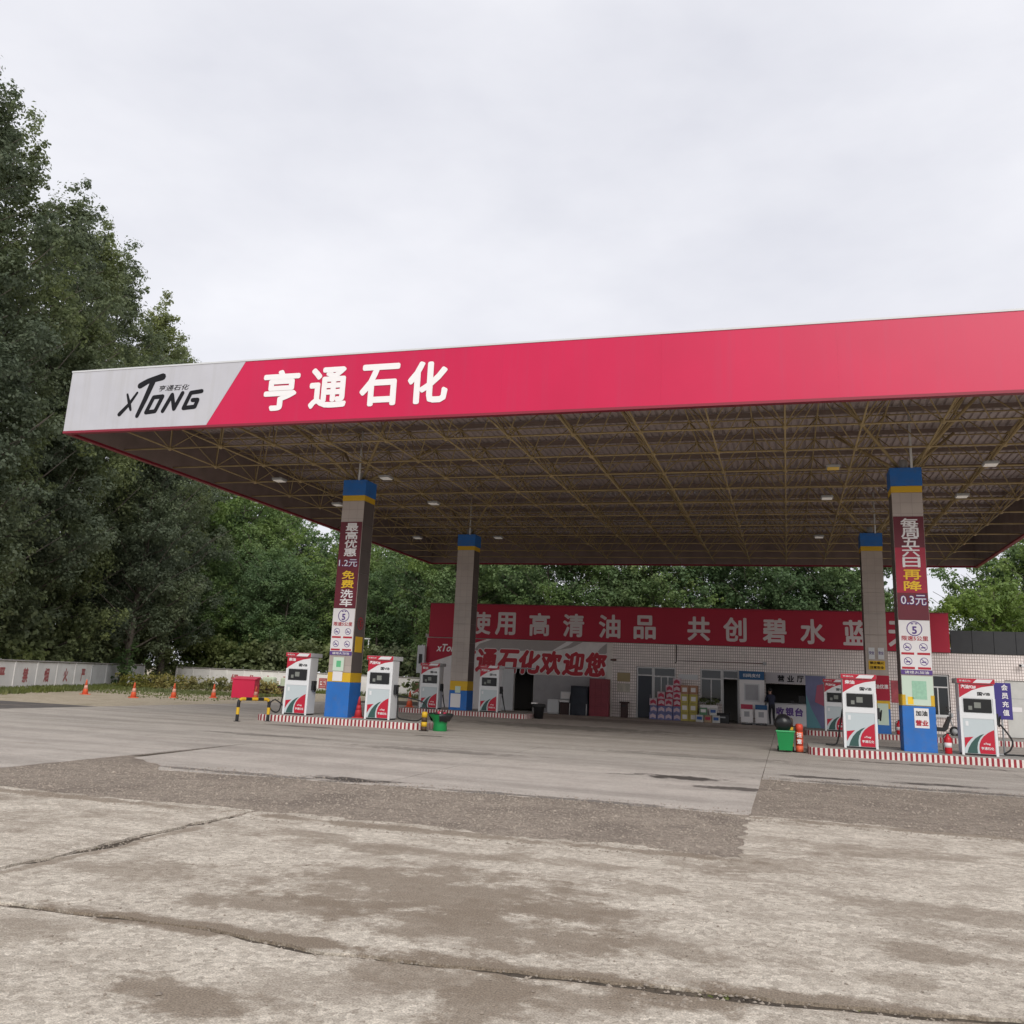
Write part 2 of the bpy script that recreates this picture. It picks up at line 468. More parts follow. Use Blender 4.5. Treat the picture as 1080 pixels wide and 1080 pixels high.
POSTR = mat('poster_dark_red', (.125, .008, .02), rough=.45, var=.2, vscale=1.2)
POSTW = mat('poster_white', (.72, .70, .70), rough=.5)
POSTP = mat('poster_pale_green', (.55, .66, .55), rough=.5)
BLACK = mat('black_plastic', (.015, .015, .017), rough=.45)
RUBBER = mat('rubber', (.02, .02, .02), rough=.75)
GREY = mat('grey_metal', (.36, .37, .38), rough=.45, var=.06)
LGREY = mat('light_grey', (.56, .57, .58), rough=.4, var=.04)
CREAM = mat('cream_wall', (.66, .62, .58), rough=.85, var=.1, vscale=1.2, dirt=.35, dscale=.9)
CONCRETE = mat('plain_concrete', (.36, .34, .31), rough=.9, var=.12, vscale=2, bump=.4, dirt=.35, dscale=1.5)
GLASS = glass_mat(); GLASS.node_tree.nodes['Principled BSDF'].inputs['Specular IOR Level'].default_value = .45
ALU = mat('white_aluminium', (.62, .62, .62), rough=.4)
BIN_GREEN = mat('bin_green', (.01, .22, .06), rough=.45, var=.1)
KRED = mat('kerb_red', (.26, .02, .03), rough=.65, var=.2, vscale=6, dirt=.4, dscale=4)
KWHITE = mat('kerb_white', (.66, .62, .58), rough=.65, var=.12, vscale=6, dirt=.4, dscale=4)
ORANGE = mat('cone_orange', (.72, .12, .05), rough=.5, dirt=.25, dscale=6)
EXTRED = mat('extinguisher_red', (.5, .012, .02), rough=.3)
INTERIOR = mat('interior_wall', (.20, .19, .18), rough=.9)

# ================================================================== GROUND
def sheet(name, x0, x1, y0, y1, z, M, parent=None):
    mb = MB(); mb.add([(x0, y0, z), (x1, y0, z), (x1, y1, z), (x0, y1, z)], [(0, 1, 2, 3)])
    return mb.build(name, M, parent)

SOIL = concrete_mat('sandy_soil', (.50, .43, .33), (.40, .335, .25), (.22, .21, .12), .6, stain_lo=.56, stain_hi=.7)
DIRT = concrete_mat('joint_dirt', (.125, .10, .075), (.07, .057, .044), (.05, .042, .034), 1.0)
SLAB = concrete_mat('rough_slab', (.60, .545, .465), (.455, .405, .34), (.24, .195, .15), 1.0,
                    blobs=[(-2.7, 7.0, 1.5, 1.0, .8), (-2.0, 6.2, 1.3, .6, .8), (-3.6, 8.4, 1.6, .3, .6), (1.4, 8.2, 1.4, .4, .55), (-.2, 9.6, 1.0, .5, .5), (.9, 10.9, 1.4, .5, .5), (-4.9, 6.6, .7, .5, .55), (-3.4, 6.1, .8, .35, .75), (-1.55, 6.9, .6, .5, .7), (-2.9, 4.35, .55, .28, .85), (-1.6, 5.1, 1.1, .3, .7),
                           (.95, 6.9, .55, .28, .7), (-.75, 6.3, .5, .3, .6), (-2.0, 8.6, .8, .25, .5), (-4.6, 8.7, .7, .22, .5), (-1.2, 7.9, .5, .3, .55), (.6, 6.2, .35, .2, .6), (-4.4, 4.9, .5, .3, .5), (-3.6, 5.40, 2.2, .16, .95), (-1.4, 5.42, 1.4, .2, .95), (.6, 5.62, 1.6, .15, .9), (-1.5, 4.9, .35, .5, .8), (-5.75, 7.2, .1, 1.9, .7), (-.6, 5.35, .45, .25, .9), (-4, 9.55, 2.4, .2, .8), (-1.2, 9.6, 1.2, .18, .8), (-8.5, 9.5, 2.6, .2, .8), (2.2, 12.8, 3, .25, .8)],
                    blob_col=(.225, .18, .135), stain_lo=.53, stain_hi=.66)
PAD = concrete_mat('smooth_pad', (.50, .455, .405), (.40, .36, .32), (.26, .22, .19), .35,
                   blobs=[(-8, 13.0, 3, .2, .7), (-3, 13.1, 2.6, .2, .7), (2.5, 18.5, 3.2, .3, .7), (-6.4, 13.25, .9, .34, 1), (-1.9, 17.4, 1.1, .42, 1), (-.9, 16.2, .9, .3, .9), (.6, 19.4, 1.0, .35, .9), (2.6, 19.6, 1.1, .3, .9), (-12.4, 20.5, 2.2, .4, .5), (-7.5, 19.5, 2.6, .5, .45), (-2, 23, 3, .6, .4), (-13.5, 24.6, 1.6, .35, .7), (3.0, 24.9, 2.4, .35, .7), (6.0, 24.6, 1.0, .3, .6), (-9.4, 24.0, .5, .25, .7), (-7.5, 33, 5, 2.0, .55), (-6, 41, 6, 2.2, .5)],
                   blob_col=(.075, .064, .056), stain_lo=.6, stain_hi=.78, streak=.55)
GRAVEL = concrete_mat('gravel_fill', (.32, .272, .225), (.235, .198, .162), (.17, .14, .115), 1.0)
ASPH = concrete_mat('old_asphalt', (.13, .12, .115), (.09, .083, .08), (.2, .17, .14), .6)

tag(sheet('ground', -300, 300, -120, 480, -.045, SOIL), kind='structure')
fore = tag(sheet('forecourt', -24, 18, -8, 54, -.018, DIRT), kind='structure')
tag(sheet('asphalt_patch', -34, -23.9, 18, 28.5, -.016, ASPH), kind='structure')
tag(sheet('side_lane', -60, -24.05, -8, 24.2, -.036, concrete_mat('lane_concrete', (.40, .36, .31), (.30, .27, .23), (.2, .17, .13), .5, streak=.4)), kind='structure')

rng = random.Random(7)
def ragged(p, q, amp, step=.22):
    L = math.hypot(q[0] - p[0], q[1] - p[1]); n = max(1, int(L / step)); out = []
    nx, ny = -(q[1] - p[1]) / L, (q[0] - p[0]) / L
    d = 0
    for i in range(n):
        t = i / n
        d = d * .7 + rng.gauss(0, amp * .55) if i else 0
        out.append((p[0] + (q[0] - p[0]) * t + nx * d, p[1] + (q[1] - p[1]) * t + ny * d))
    return out
def slab(poly, amp, M, z=0.0, step=.22, amps=None):
    pts = []
    for k, (a, b) in enumerate(zip(poly, poly[1:] + poly[:1])):
        pts += ragged(a, b, amps[k] if amps else amp, step)
    mb = MB(); mb.prism_xy(pts, -.09, z)
    return mb.build('slab', M, fore)
def rect(x0, x1, y0, y1, g):
    return [(x0 + g, y0 + g), (x1 - g, y0 + g), (x1 - g, y1 - g), (x0 + g, y1 - g)]
XE = [-23.8, -16.55, -11.2, -5.86, -.5, 4.85, 10.2, 17.8]
# rough apron in front
for i in range(7):
    x0, x1 = XE[i], XE[i + 1]
    if i == 3:   # broken slab right in front of the camera
        slab([(x0 + .025, -3), (4.82, -3), (4.82, 5.68), (1.2, 5.66), (.2, 5.50), (-.5, 5.40), (-1.6, 5.33), (-2.7, 5.20), (-3.6, 5.36), (-4.6, 5.30), (x0 + .03, 5.22)], .03, SLAB, .0, .10, amps=(.02, .02) + (.022,) * 8 + (.03,))
    elif i != 4:
        lg = .004 if i > 3 else .022
        slab([(x0 + lg, -3), (x1 - .022, -3), (x1 - .022, 5.40 + .06 * i - .1), (x0 + lg, 5.40 + .06 * i - .1)], .02, SLAB, rng.uniform(-.003, .003), amps=(.02, .02, .02, .002 if i > 3 else .02))
    y1 = 9.78 if i < 4 else 12.95
    if i == 4:
        y1 = 12.95
    lg, rg = (.004 if i > 3 else .03), (.004 if i > 2 else .03)
    yb_ = 5.49 + (.06 * i - .18)
    if i == 3:   # one pour reaching past the gravel on the right
        slab([(x0 + .035, 5.30), (-4.6, 5.37), (-3.6, 5.43), (-2.7, 5.28), (-1.6, 5.41), (-.5, 5.53), (.2, 5.59), (1.2, 5.74), (4.82, 5.80), (4.82, 12.95), (-.48, 12.95), (-.46, 9.75), (x0 + .035, 9.78)], .03, SLAB, 0.0, step=.09, amps=(.022,) * 8 + (.02, .09, .06, .10, .04))
        continue
    if i == 4: continue
    slab([(x0 + lg, yb_), (x1 - rg - .015, yb_), (x1 - rg - .015, y1), (x0 + lg, y1)], .022, SLAB, rng.uniform(-.002, .003), .12, amps=(.03, .002 if i > 2 else .035, .05, .002 if i > 3 else .03))
# smooth pad
for i in range(7):
    x0, x1 = XE[i], XE[i + 1]
    if i < 2: slab(rect(x0, x1, 9.8, 13.0, .006), .03, PAD, .0, .3)
    ys = [13.0, 18.3, 23.0, 27.7, 32.4, 37.1, 41.8, 46.4] if i < 4 else [18.25, 23.0, 27.7, 32.4, 37.1, 41.8, 46.4]
    for a, b in zip(ys[:-1], ys[1:]):
        if i == 2 and a < 14:
            slab([(x0 + .35, 13.9), (x0 + 1.25, 13.35), (x0 + 1.85, 12.6), (x0 + 3.6, 12.85), (x1 - .006, 12.9), (x1 - .006, b - .006), (x0 + .006, b - .006)], .04, PAD, 0, .3, amps=(.06, .06, .05, .05, .004, .004, .004)); continue
        r_ = rect(x0, x1, a, b, .006)
        slab(r_, .004, PAD, rng.uniform(-.002, .002), .3, amps=(.07 if a < 18.4 and (i > 3 or a < 14) else .004, .004, .004, .004))

# gravel fill strips: sheets with loose stones on them
tag(sheet('gravel_strip', -11.3, -.3, 9.3, 14.2, -.0055, GRAVEL), kind='structure')
tag(sheet('gravel_patch', -.6, 17.9, 12.5, 18.6, -.0085, GRAVEL), kind='structure')
def stones(name, areas, M, seed):
    q = np.random.default_rng(seed); V, Fc = [], []
    for (x0, x1, y0, y1, n, s0, s1, z) in areas:
        for _ in range(n):
            c = np.array((q.uniform(x0, x1), q.uniform(y0, y1), z)); s = q.uniform(s0, s1) * (1 + (q.random() < .05) * .8)
            a = q.uniform(0, 6.28); e = (s * q.uniform(.7, 1.3), s * q.uniform(.6, 1.1), s * q.uniform(.45, .8))
            ca, sa = math.cos(a), math.sin(a); o = len(V)
            for d in ((1, 0, 0), (0, 1, 0), (-1, 0, 0), (0, -1, 0), (.15, .1, 1), (0, 0, -1)):
                x, y, zz = d[0] * e[0], d[1] * e[1], d[2] * e[2]
                V.append((c[0] + x * ca - y * sa, c[1] + x * sa + y * ca, c[2] + zz))
            for f in ((0, 1, 4), (1, 2, 4), (2, 3, 4), (3, 0, 4), (1, 0, 5), (2, 1, 5), (3, 2, 5), (0, 3, 5)):
                Fc.append([o + j for j in f])
    me = bpy.data.meshes.new(name); me.from_pydata(V, [], Fc); me.materials.append(M); me.update()
    return put(name, me)
STONE = mat('loose_stone', (.27, .23, .19), rough=.9, var=.35, vscale=9)
tag(stones('gravel', [(-11.1, -.55, 9.7, 13.2, 9000, .006, .019, -.004), (-.45, 6.5, 12.9, 18.3, 6500, .007, .021, -.004), (-11, -.5, 9.2, 9.8, 900, .005, .015, .003), (-.5, 5, 12.4, 13.0, 500, .005, .016, .003), (-9, -.5, 12.7, 13.5, 700, .005, .015, .003), (-.5, 5, 18.1, 18.9, 400, .006, .016, .003)], STONE, 3),
    'loose brown gravel filling the gaps between the concrete slabs', 'gravel', kind='stuff')
tag(stones('loose_grit', [(-6.5, 2.5, 3.2, 9.6, 1100, .003, .009, .002), (-5.8, 1.5, 5.22, 5.66, 700, .005, .016, -.012), (-5.93, -5.78, 5.4, 9.7, 240, .005, .016, -.012), (-5, 1.5, 4.0, 7.5, 130, .006, .013, .004), (-.8, -.2, 5.2, 5.7, 60, .008, .02, 0)], STONE, 4),
    'small grit and pebbles scattered over the rough concrete', 'grit', kind='stuff')

# ================================================================== VEGETATION helpers
LEAF_TALL = leaf_mat('leaf_poplar', (.095, .130, .075), (.158, .202, .118), (.23, .275, .16), .44)
LEAF_BACK = leaf_mat('leaf_mid', (.080, .150, .060), (.140, .225, .092), (.21, .29, .13), .42)
LEAF_LITE = leaf_mat('leaf_light', (.09, .16, .05), (.14, .23, .07), (.21, .30, .10), .42)
LEAF_HEDGE = leaf_mat('leaf_hedge', (.10, .13, .04), (.24, .23, .08), (.46, .38, .18))
GRASSM = leaf_mat('grass_blade', (.09, .12, .04), (.14, .17, .06), (.24, .22, .10))
BARK = mat('bark', (.10, .085, .07), rough=.95, var=.3, vscale=5, bump=.8, bscale=14)

def leaf_cloud(centres, radii, per, size, seed, flat=.5, shell=False):
    """leaf-sized rhombi spread through clumps; with shell they sit on the clump's outside, facing out"""
    q = np.random.default_rng(seed)
    centres = np.asarray(centres); radii = np.asarray(radii)
    cnt = np.asarray(per) if np.ndim(per) else np.full(len(centres), per)
    n = int(cnt.sum())
    c = np.repeat(centres, cnt, 0); r = np.repeat(radii, cnt, 0)
    d = q.normal(size=(n, 3)); d /= np.linalg.norm(d, axis=1)[:, None]
    rad = np.clip(1 - np.abs(q.normal(0, .32, n)), 0, 1) + q.normal(0, .10, n) if shell else np.abs(q.normal(0, .62, n))
    # lumpy outline: each clump bulges differently with direction
    ph = np.repeat(q.uniform(0, 6.28, (len(centres), 3)), cnt, 0)
    lump = 1 + .22 * np.sin(3.1 * d[:, 0] + ph[:, 0]) + .22 * np.sin(3.7 * d[:, 1] + ph[:, 1]) + .2 * np.sin(4.3 * d[:, 2] + ph[:, 2])
    p = c + d * (rad * r * (lump if shell else 1))[:, None] * np.array((1, 1, .78))
    k = (1.0, .42) if shell else (.6, .7)
    nrm = d * k[0] + q.normal(size=(n, 3)) * k[1] + np.array((0, 0, flat)); nrm /= np.linalg.norm(nrm, axis=1)[:, None]
    t = np.cross(nrm, q.normal(size=(n, 3))); t /= np.linalg.norm(t, axis=1)[:, None]
    b = np.cross(nrm, t)
    s = size * q.uniform(.6, 1.35, n)[:, None]
    return np.stack([p - t * s, p + b * s * .62 + nrm * s * .15, p + t * s, p - b * s * .62 + nrm * s * .15], 1).reshape(-1, 3)
def leaf_mesh(name, V, M):
    n = len(V) // 4
    me = bpy.data.meshes.new(name)
    me.vertices.add(len(V)); me.vertices.foreach_set('co', V.astype(np.float32).ravel())
    me.loops.add(n * 4); me.loops.foreach_set('vertex_index', np.arange(n * 4, dtype=np.int32))
    me.polygons.add(n); me.polygons.foreach_set('loop_start', np.arange(0, n * 4, 4, dtype=np.int32))
    me.polygons.foreach_set('loop_total', np.full(n, 4, dtype=np.int32))
    me.materials.append(M); me.update(calc_edges=True); me.validate()
    return me
def tree_meshes(seed, H, Rm, zlow, nbr, per, size, M, poplar=True, tr=.3):
    q = random.Random(seed)
    tb = MB(); lean = (q.uniform(-.4, .4), q.uniform(-.4, .4))
    tp = [(lean[0] * (t ** 1.5) + .12 * math.sin(5 * t + seed), lean[1] * t ** 1.5 + .1 * math.cos(4 * t + seed), H * .93 * t) for t in [i / 12 for i in range(13)]]
    tb.tube(tp, [tr * (1 - .9 * i / 12) * (1.35 if i == 0 else 1) for i in range(13)], 10)
    def trunk_at(z):
        t = z / (H * .93) * 12; i = min(11, int(t)); f = t - i
        return Vector(tp[i]).lerp(Vector(tp[i + 1]), f)
    cen, rad, cnt = [], [], []
    for k in range(nbr):
        u = (k + q.random()) / nbr
        z = zlow + (H * .9 - zlow) * u ** .95
        rel = (z - zlow) / (H - zlow)
        if poplar: prof = (.62 + .38 * math.sin(PI * min(1, rel * 1.25 + .12))) * (1 - max(0, rel - .55) / .45 * .72)
        else: prof = math.sqrt(max(.05, 1 - (2 * rel - .85) ** 2 / 1.4))
        L = Rm * prof * q.uniform(.65, 1.22)
        az = k * 2.399 + q.uniform(-.4, .4)
        el = q.uniform(.35, .8) if poplar else q.uniform(.05, .65)
        p0 = trunk_at(z)
        d = Vector((math.cos(az), math.sin(az), math.tan(el) * .7))
        pts = [p0 + d * (L * t) + Vector((0, 0, .25 * L * t * t)) + Vector((q.uniform(-.1, .1), q.uniform(-.1, .1), 0)) * L * t for t in (0, .33, .66, 1)]
        r0 = max(.03, tr * .35 * (1 - rel))
        tb.tube(pts, [r0, r0 * .7, r0 * .45, .015], 5)
        nc = max(2, int(L * .8 + q.random()))
        for j in range(nc):
            t = .34 + .70 * (j + .6 * q.random()) / nc
            i = min(2, int(t * 3)); pp = pts[i].lerp(pts[i + 1], min(1.1, t * 3 - i))
            sp = .13 * L
            cr = q.uniform(.6, 1.25) * (Rm / 5) ** .5 * (1.05 - .35 * rel)
            cc = pp + Vector((q.gauss(0, sp), q.gauss(0, sp), q.gauss(0, sp * .7)))
            cen.append(cc); rad.append(cr); cnt.append(int(per * 3.4 * cr * cr))
            for m_ in range(3):     # small sprays sticking out of the clump
                dv = Vector((q.gauss(0, 1), q.gauss(0, 1), q.gauss(.4, .8))).normalized()
                cen.append(cc + dv * cr * q.uniform(.85, 1.2)); r3 = cr * q.uniform(.28, .45); rad.append(r3); cnt.append(int(per * 3.6 * r3 * r3) + 8)
    for j in range(7):
        cen.append(trunk_at(H * .93) + Vector((q.gauss(0, .4), q.gauss(0, .4), q.uniform(-1.8, H * .06)))); rad.append(q.uniform(.4, .75)); cnt.append(int(per * 1.3))
    V = leaf_cloud([c[:] for c in cen], rad, cnt, size, seed, shell=True)
    return tb.mesh('trunk', BARK), leaf_mesh('crown', V, M)

ORD = ['first', 'second', 'third', 'fourth', 'fifth', 'sixth', 'seventh', 'eighth', 'ninth', 'tenth', 'eleventh', 'twelfth', 'thirteenth', 'fourteenth', 'fifteenth', 'sixteenth']
def tree(name, label, group, meshes, loc, rz, sc=1.0, scz=None):
    t = thing(name, label, 'tree', loc, rz, group)
    t.scale = (sc, sc, scz or sc)
    put('trunk', meshes[0], t); put('crown', meshes[1], t)
    return t

# ================================================================== CANOPY
X0, X1, YF, YB, ZB, ZT = -20.33, 9.385, 21.0, 50.63, 8.165, 9.98
can = thing('fuel_canopy', 'large flat fuel station canopy with red and white fascia on four columns', 'canopy', (0, 0, 0))
# front fascia: white left end, slanted joint, red run
mb = MB(); mb.prism_xz([(X0, ZB), (-15.44, ZB), (-14.39, ZT), (X0, ZT)], YF, YF + .12)
fasw = mb.build('fascia_panel', WHITE, can); fasw['label'] = 'white end panel of the front fascia with black logo'
FX = [-14.9] + [-14.9 + (X1 + 14.9) * k / 6 for k in range(1, 7)]
frng = random.Random(12); fasr_list = []
for k in range(6):
    a_, b_ = FX[k] + .0004, FX[k + 1] - .0004
    tl = frng.uniform(-.0025, .0025); tz = frng.uniform(-.0015, .0015)
    poly = [(a_, ZB), (b_, ZB), (b_, ZT), (a_, ZT)] if k else [(-15.437, ZB), (b_, ZB), (b_, ZT), (-14.387, ZT)]
    vs = [(x, YF + .004 + tl * (x - a_) / (b_ - a_) + tz * (z - ZB), z) for x, z in poly] + [(x, YF + .12, z) for x, z in poly]
    mb = MB(); mb.add(vs, [(0, 1, 2, 3), (7, 6, 5, 4)] + [(i, i + 4, (i + 1) % 4 + 4, (i + 1) % 4) for i in range(4)])
    fasr_list.append(mb.build('fascia_panel', RED, can))
fasr = fasr_list[0]; fasr['label'] = 'red fascia panel beside the white end, carrying white characters'
for nm, b_ in (('left', (X0, X0 + .12, YF + .122, YB)), ('right', (X1 - .12, X1, YF + .122, YB)), ('back', (X0 + .122, X1 - .122, YB - .12, YB))):
    o = MB().box(*b_, ZB, ZT).build('fascia_panel', RED, can)
LINING = mat('fascia_lining', (.24, .19, .18), rough=.7, var=.2, vscale=1.5)
MB().box(X0 + .122, X1 - .122, YF + .124, YF + .15, ZB + .01, ZT - .01).build('fascia_lining', LINING, can)
MB().box(X0 + .122, X0 + .15, YF + .152, YB - .152, ZB + .01, ZT - .01).build('fascia_lining', LINING, can)
MB().box(X1 - .15, X1 - .122, YF + .152, YB - .152, ZB + .01, ZT - .01).build('fascia_lining', LINING, can)
MB().box(X0 + .122, X1 - .122, YB - .15, YB - .122, ZB + .01, ZT - .01).build('fascia_lining', LINING, can)
MB().box(X0 - .01, X1 + .01, YF - .012, YF + .16, ZB - .07, ZB - .002).build('fascia_trim', DRED, can)
MB().box(X0 - .012, X0 + .15, YF + .162, YB, ZB - .07, ZB - .002).build('fascia_trim', DRED, can)
MB().box(X1 - .15, X1 + .012, YF + .162, YB, ZB - .07, ZB - .002).build('fascia_trim', DRED, can)
MB().box(X0 + .152, X1 - .152, YB - .15, YB + .012, ZB - .07, ZB - .002).build('fascia_trim', DRED, can)
MB().box(X0 - .012, X1 + .012, YF - .014, YF + .16, ZT + .002, ZT + .05).build('fascia_cap', LGREY, can)
# logo on the white end
def logo(name, parent, ox, oz, k, M, y):
    mb = MB()
    P = lambda x, z, w=None: (ox + x * k, oz + z * k) + ((w * k,) if w else ())
    strokes(mb, [P(0, .05, .16), P(.33, .38, .13), P(.62, .80, .09)], .1 * k, y)                       # x
    strokes(mb, [P(.22, .76, .08), P(.36, .40, .13), P(.44, .19, .09)], .08 * k, y - .0008)
    strokes(mb, [P(.70, 1.05, .22), P(1.00, 1.20, .2), P(1.58, 1.33, .26)], .15 * k, y)                # T
    strokes(mb, [P(1.22, 1.22, .22), P(.98, .55, .19), P(.74, -.04, .15)], .15 * k, y - .0008)
    o = [P(1.09, .07), P(1.45, .10), P(1.68, .62), P(1.32, .60), P(1.09, .07)]
    strokes(mb, o, .15 * k, y - .0016)
    strokes(mb, [P(1.76, .09), P(2.06, .66), P(2.20, .15), P(2.47, .70)], .15 * k, y - .0024)           # N
    strokes(mb, [P(3.22, .73), P(2.80, .69), P(2.58, .16), P(3.02, .19), P(3.10, .43), P(2.90, .43)], .15 * k, y - .0032)   # G
    return mb.build(name, M, parent)
logo('logo_lettering', fasw, -18.42, 8.56, .84, LETK, YF - .004)
letter('lettering', '亨通石化', .17, LETK, fasw, (-16.66, YF, 9.325), bold=.01, italic=.25, width=1.02)
for ch, x in zip('亨通石化', (-13.17, -11.72, -10.21, -8.83)):
    letter('character', ch, 1.10, LETW, fasr if x < -11 else fasr_list[1], (x, YF - .008, 9.07), bold=.035, width=1.06, depth=.0)

NX, NY = 16, 12
DX, DY = (X1 - X0) / NX, (YB - YF) / NY
ZL, ZU = 8.22, 9.50
bx = [X0 + DX * i for i in range(NX + 1)]; by = [YF + DY * j for j in range(NY + 1)]
ux = [X0 + DX * (i + .5) for i in range(NX)]; uy = [YF + DY * (j + .5) for j in range(NY)]
def bar(name, p, q, r, n=6, M=YTUBE):
    return MB().tube([p, q], r, n).build(name, M, can)
for j in range(1, NY): bar('lower_chord', (X0 + .14, by[j], ZL), (X1 - .14, by[j], ZL), .027)
for i in range(1, NX): bar('lower_chord', (bx[i], YF + .14, ZL - .002), (bx[i], YB - .14, ZL - .002), .026)
for j in range(NY): bar('upper_chord', (ux[0], uy[j], ZU), (ux[-1], uy[j], ZU), .023)
for i in range(NX): bar('upper_chord', (ux[i], uy[0], ZU), (ux[i], uy[-1], ZU), .023)
diag = []
for j in range(NY):
    for i in range(NX):
        for a in (0, 1):
            for b in (0, 1):
                if 0 < i + a < NX and 0 < j + b < NY:
                    diag.append(((bx[i + a], by[j + b], ZL), (ux[i], uy[j], ZU)))
diag.sort(key=lambda d: math.hypot(d[0][0], d[0][1]))
cache = {}
for d in diag[:300]:
    v = tuple(round(d[1][k] - d[0][k], 3) for k in range(3))
    if v not in cache: cache[v] = MB().tube([(0, 0, 0), v], 0.018, 5).mesh('brace', YTUBE)
    put('brace', cache[v], can, d[0])
mb = MB()
for d in diag[300:]: mb.tube(d, 0.018, 5, caps=False)
tag(mb.build('brace_field', YTUBE, can), kind='stuff')
mb = MB()
for x in bx[1:-1]:
    for y in by[1:-1]: mb.sphere((x, y, ZL), .085, 6, 4)
for x in ux:
    for y in uy: mb.sphere((x, y, ZU), .075, 6, 4)
tag(mb.build('ball_joints', YTUBE, can), kind='stuff')
for j in range(NY): MB().box(X0 + .13, X1 - .13, uy[j] - .05, uy[j] + .05, ZU + .09, ZU + .22).build('purlin', PURLIN, can)
# ribbed deck sheets, lapped at two lines across the roof
def deck_mesh(L):
    vs, fs = [], []
    pr = []; pitch = DX / 8
    for k in range(8):
        x = k * pitch
        pr += [(x, 0), (x + pitch * .55, 0), (x + pitch * .65, .05), (x + pitch * .9, .05)]
    pr.append((DX, 0))
    for (x, z) in pr: vs += [(x, 0, z), (x, L, z)]
    for i in range(len(pr) - 1): fs.append((2 * i, 2 * i + 1, 2 * i + 3, 2 * i + 2))
    b = MB(); b.add(vs, fs); return b.mesh('roof_sheet', DECK)
cuts = [(YF + .13, 30.0, 9.77), (29.9, 39.2, 9.775), (38.9, YB - .13, 9.745)]
for (a, b_, z) in cuts:
    me = deck_mesh(b_ - a)
    for i in range(NX): put('roof_sheet', me, can, (bx[i], a, z))
# lamps under the chords
LAMP = mat('lamp_lens', (1.0, .96, .9), rough=.4, emit=.06)
def lamp(x, y, M=LAMP, lab=None):
    t = thing('canopy_lamp', lab, 'lamp', (x, y, ZL - .16), 0, 'flat lamps hung under the canopy')
    MB().bbox(-.2, .2, -.2, .2, .02, .10, .02).build('housing', GREY, t)
    MB().bbox(-.165, .165, -.165, .165, -.005, .018, .008).build('lens', M, t)
    MB().tube([(0, 0, .1), (0, 0, .16)], .02, 6).build('stem', GREY, t)
rows = {'front': 27.7, 'second': 32.2, 'rear': 40.6}
cols_ = (('left edge', -17.05), ('left column', -12.95), ('middle', -5.6), ('right column', 1.45), ('right edge', 5.65))
AMBER = mat('lamp_amber', (.75, .5, .1), rough=.4, emit=.05)
for rn, y in rows.items():
    for cn, x in cols_:
        if cn == 'middle' or (rn == 'rear' and cn == 'right edge'): continue
        amb = (rn == 'front' and cn == 'right column')
        lamp(x, y, AMBER if amb else LAMP, ('yellowed lamp' if amb else 'flat white lamp') + f' under the canopy near its {cn}, {rn} lamp row')

# ================================================================== COLUMNS
XL, XR, CF, CB, CW = -13.80, 3.35, 27.53, 38.96, .80
H = CW / 2
def column(x, y, label, base_top, band_top):
    t = thing('canopy_column', label, 'column', (x, y, .18), 0, 'square columns carrying the canopy')
    z0 = -.18
    MB().box(-H + .02, H - .02, -H + .02, H - .02, 0, 7.8 + z0).build('core', CONCRETE, t)
    MB().bbox(-H - .012, H + .012, -H - .012, H + .012, 0, base_top + z0, .012).build('plinth', BLUE, t)
    MB().bbox(-H - .006, H + .006, -H - .006, H + .006, base_top + z0 + .002, band_top + z0, .01).build('band', YELLOW, t)
    MB().bbox(-H - .02, H + .02, -H - .02, H + .02, 7.39 + z0, 7.92 + z0, .012).build('capital', BLUE, t)
    MB().bbox(-H - .006, H + .006, -H - .006, H + .006, 7.20 + z0, 7.387 + z0, .01).build('band', YELLOW, t)
    zb, ztp = band_top + z0 + .004, 7.196 + z0
    n = 7; hgt = (ztp - zb) / n
    for k in range(n):
        a, b_ = zb + k * hgt + .004, zb + (k + 1) * hgt - .004
        for s in (-1, 1):
            yy = (-H, -H + .018) if s < 0 else (H - .018, H)
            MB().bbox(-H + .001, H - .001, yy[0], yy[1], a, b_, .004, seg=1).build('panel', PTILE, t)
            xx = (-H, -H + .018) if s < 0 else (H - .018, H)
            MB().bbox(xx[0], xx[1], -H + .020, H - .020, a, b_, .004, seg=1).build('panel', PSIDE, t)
    MB().tube([(0, 0, 7.92 + z0), (0, 0, ZL - .18)], .12, 10).build('bearing', GREY, t)
    for sx in (-1, 1):
        for sy in (-1, 1):
            MB().tube([(sx * .12, sy * .12, 7.94 + z0), (sx * 1.7, sy * 1.9, ZU - .18)], .05, 6).build('strut', YTUBE, t)
    MB().tube([(H * .4, -H - .05, 7.9 + z0), (H * .4, -H - .05, ZU - .1)], .035, 6).build('conduit', LGREY, t)
    return t
cLF = column(XL, CF, 'front left canopy column with dark red poster on tiled shaft and blue plinth', 1.27, 1.57)
cRF = column(XR, CF, 'front right canopy column with red weekend discount poster and blue plinth', 1.36, 1.66)
cLB = column(XL, CB, 'rear left canopy column, tan tiles with white paper on its blue plinth', 1.02, 1.42)
cRB = column(XR, CB, 'rear right canopy column, pale panels with yellow and black notice', 1.1, 1.4)
YP = -H - .014
def poster(par, x0, x1, z0, z1, M, name='poster', y=YP, th=.006):
    return MB().box(x0, x1, y - th, y, z0 - .18, z1 - .18).build(name, M, par)
def ring(mb, x, z, r, w, y, mi=0, n=20):
    vs = []
    for k in range(n):
        a = 2 * PI * k / n
        vs += [(x + r * math.cos(a), y, z + r * math.sin(a)), (x + (r - w) * math.cos(a), y, z + (r - w) * math.sin(a))]
    mb.add(vs, [(2 * k, 2 * k + 1, (2 * k + 3) % (2 * n), (2 * k + 2) % (2 * n)) for k in range(n)], mi)
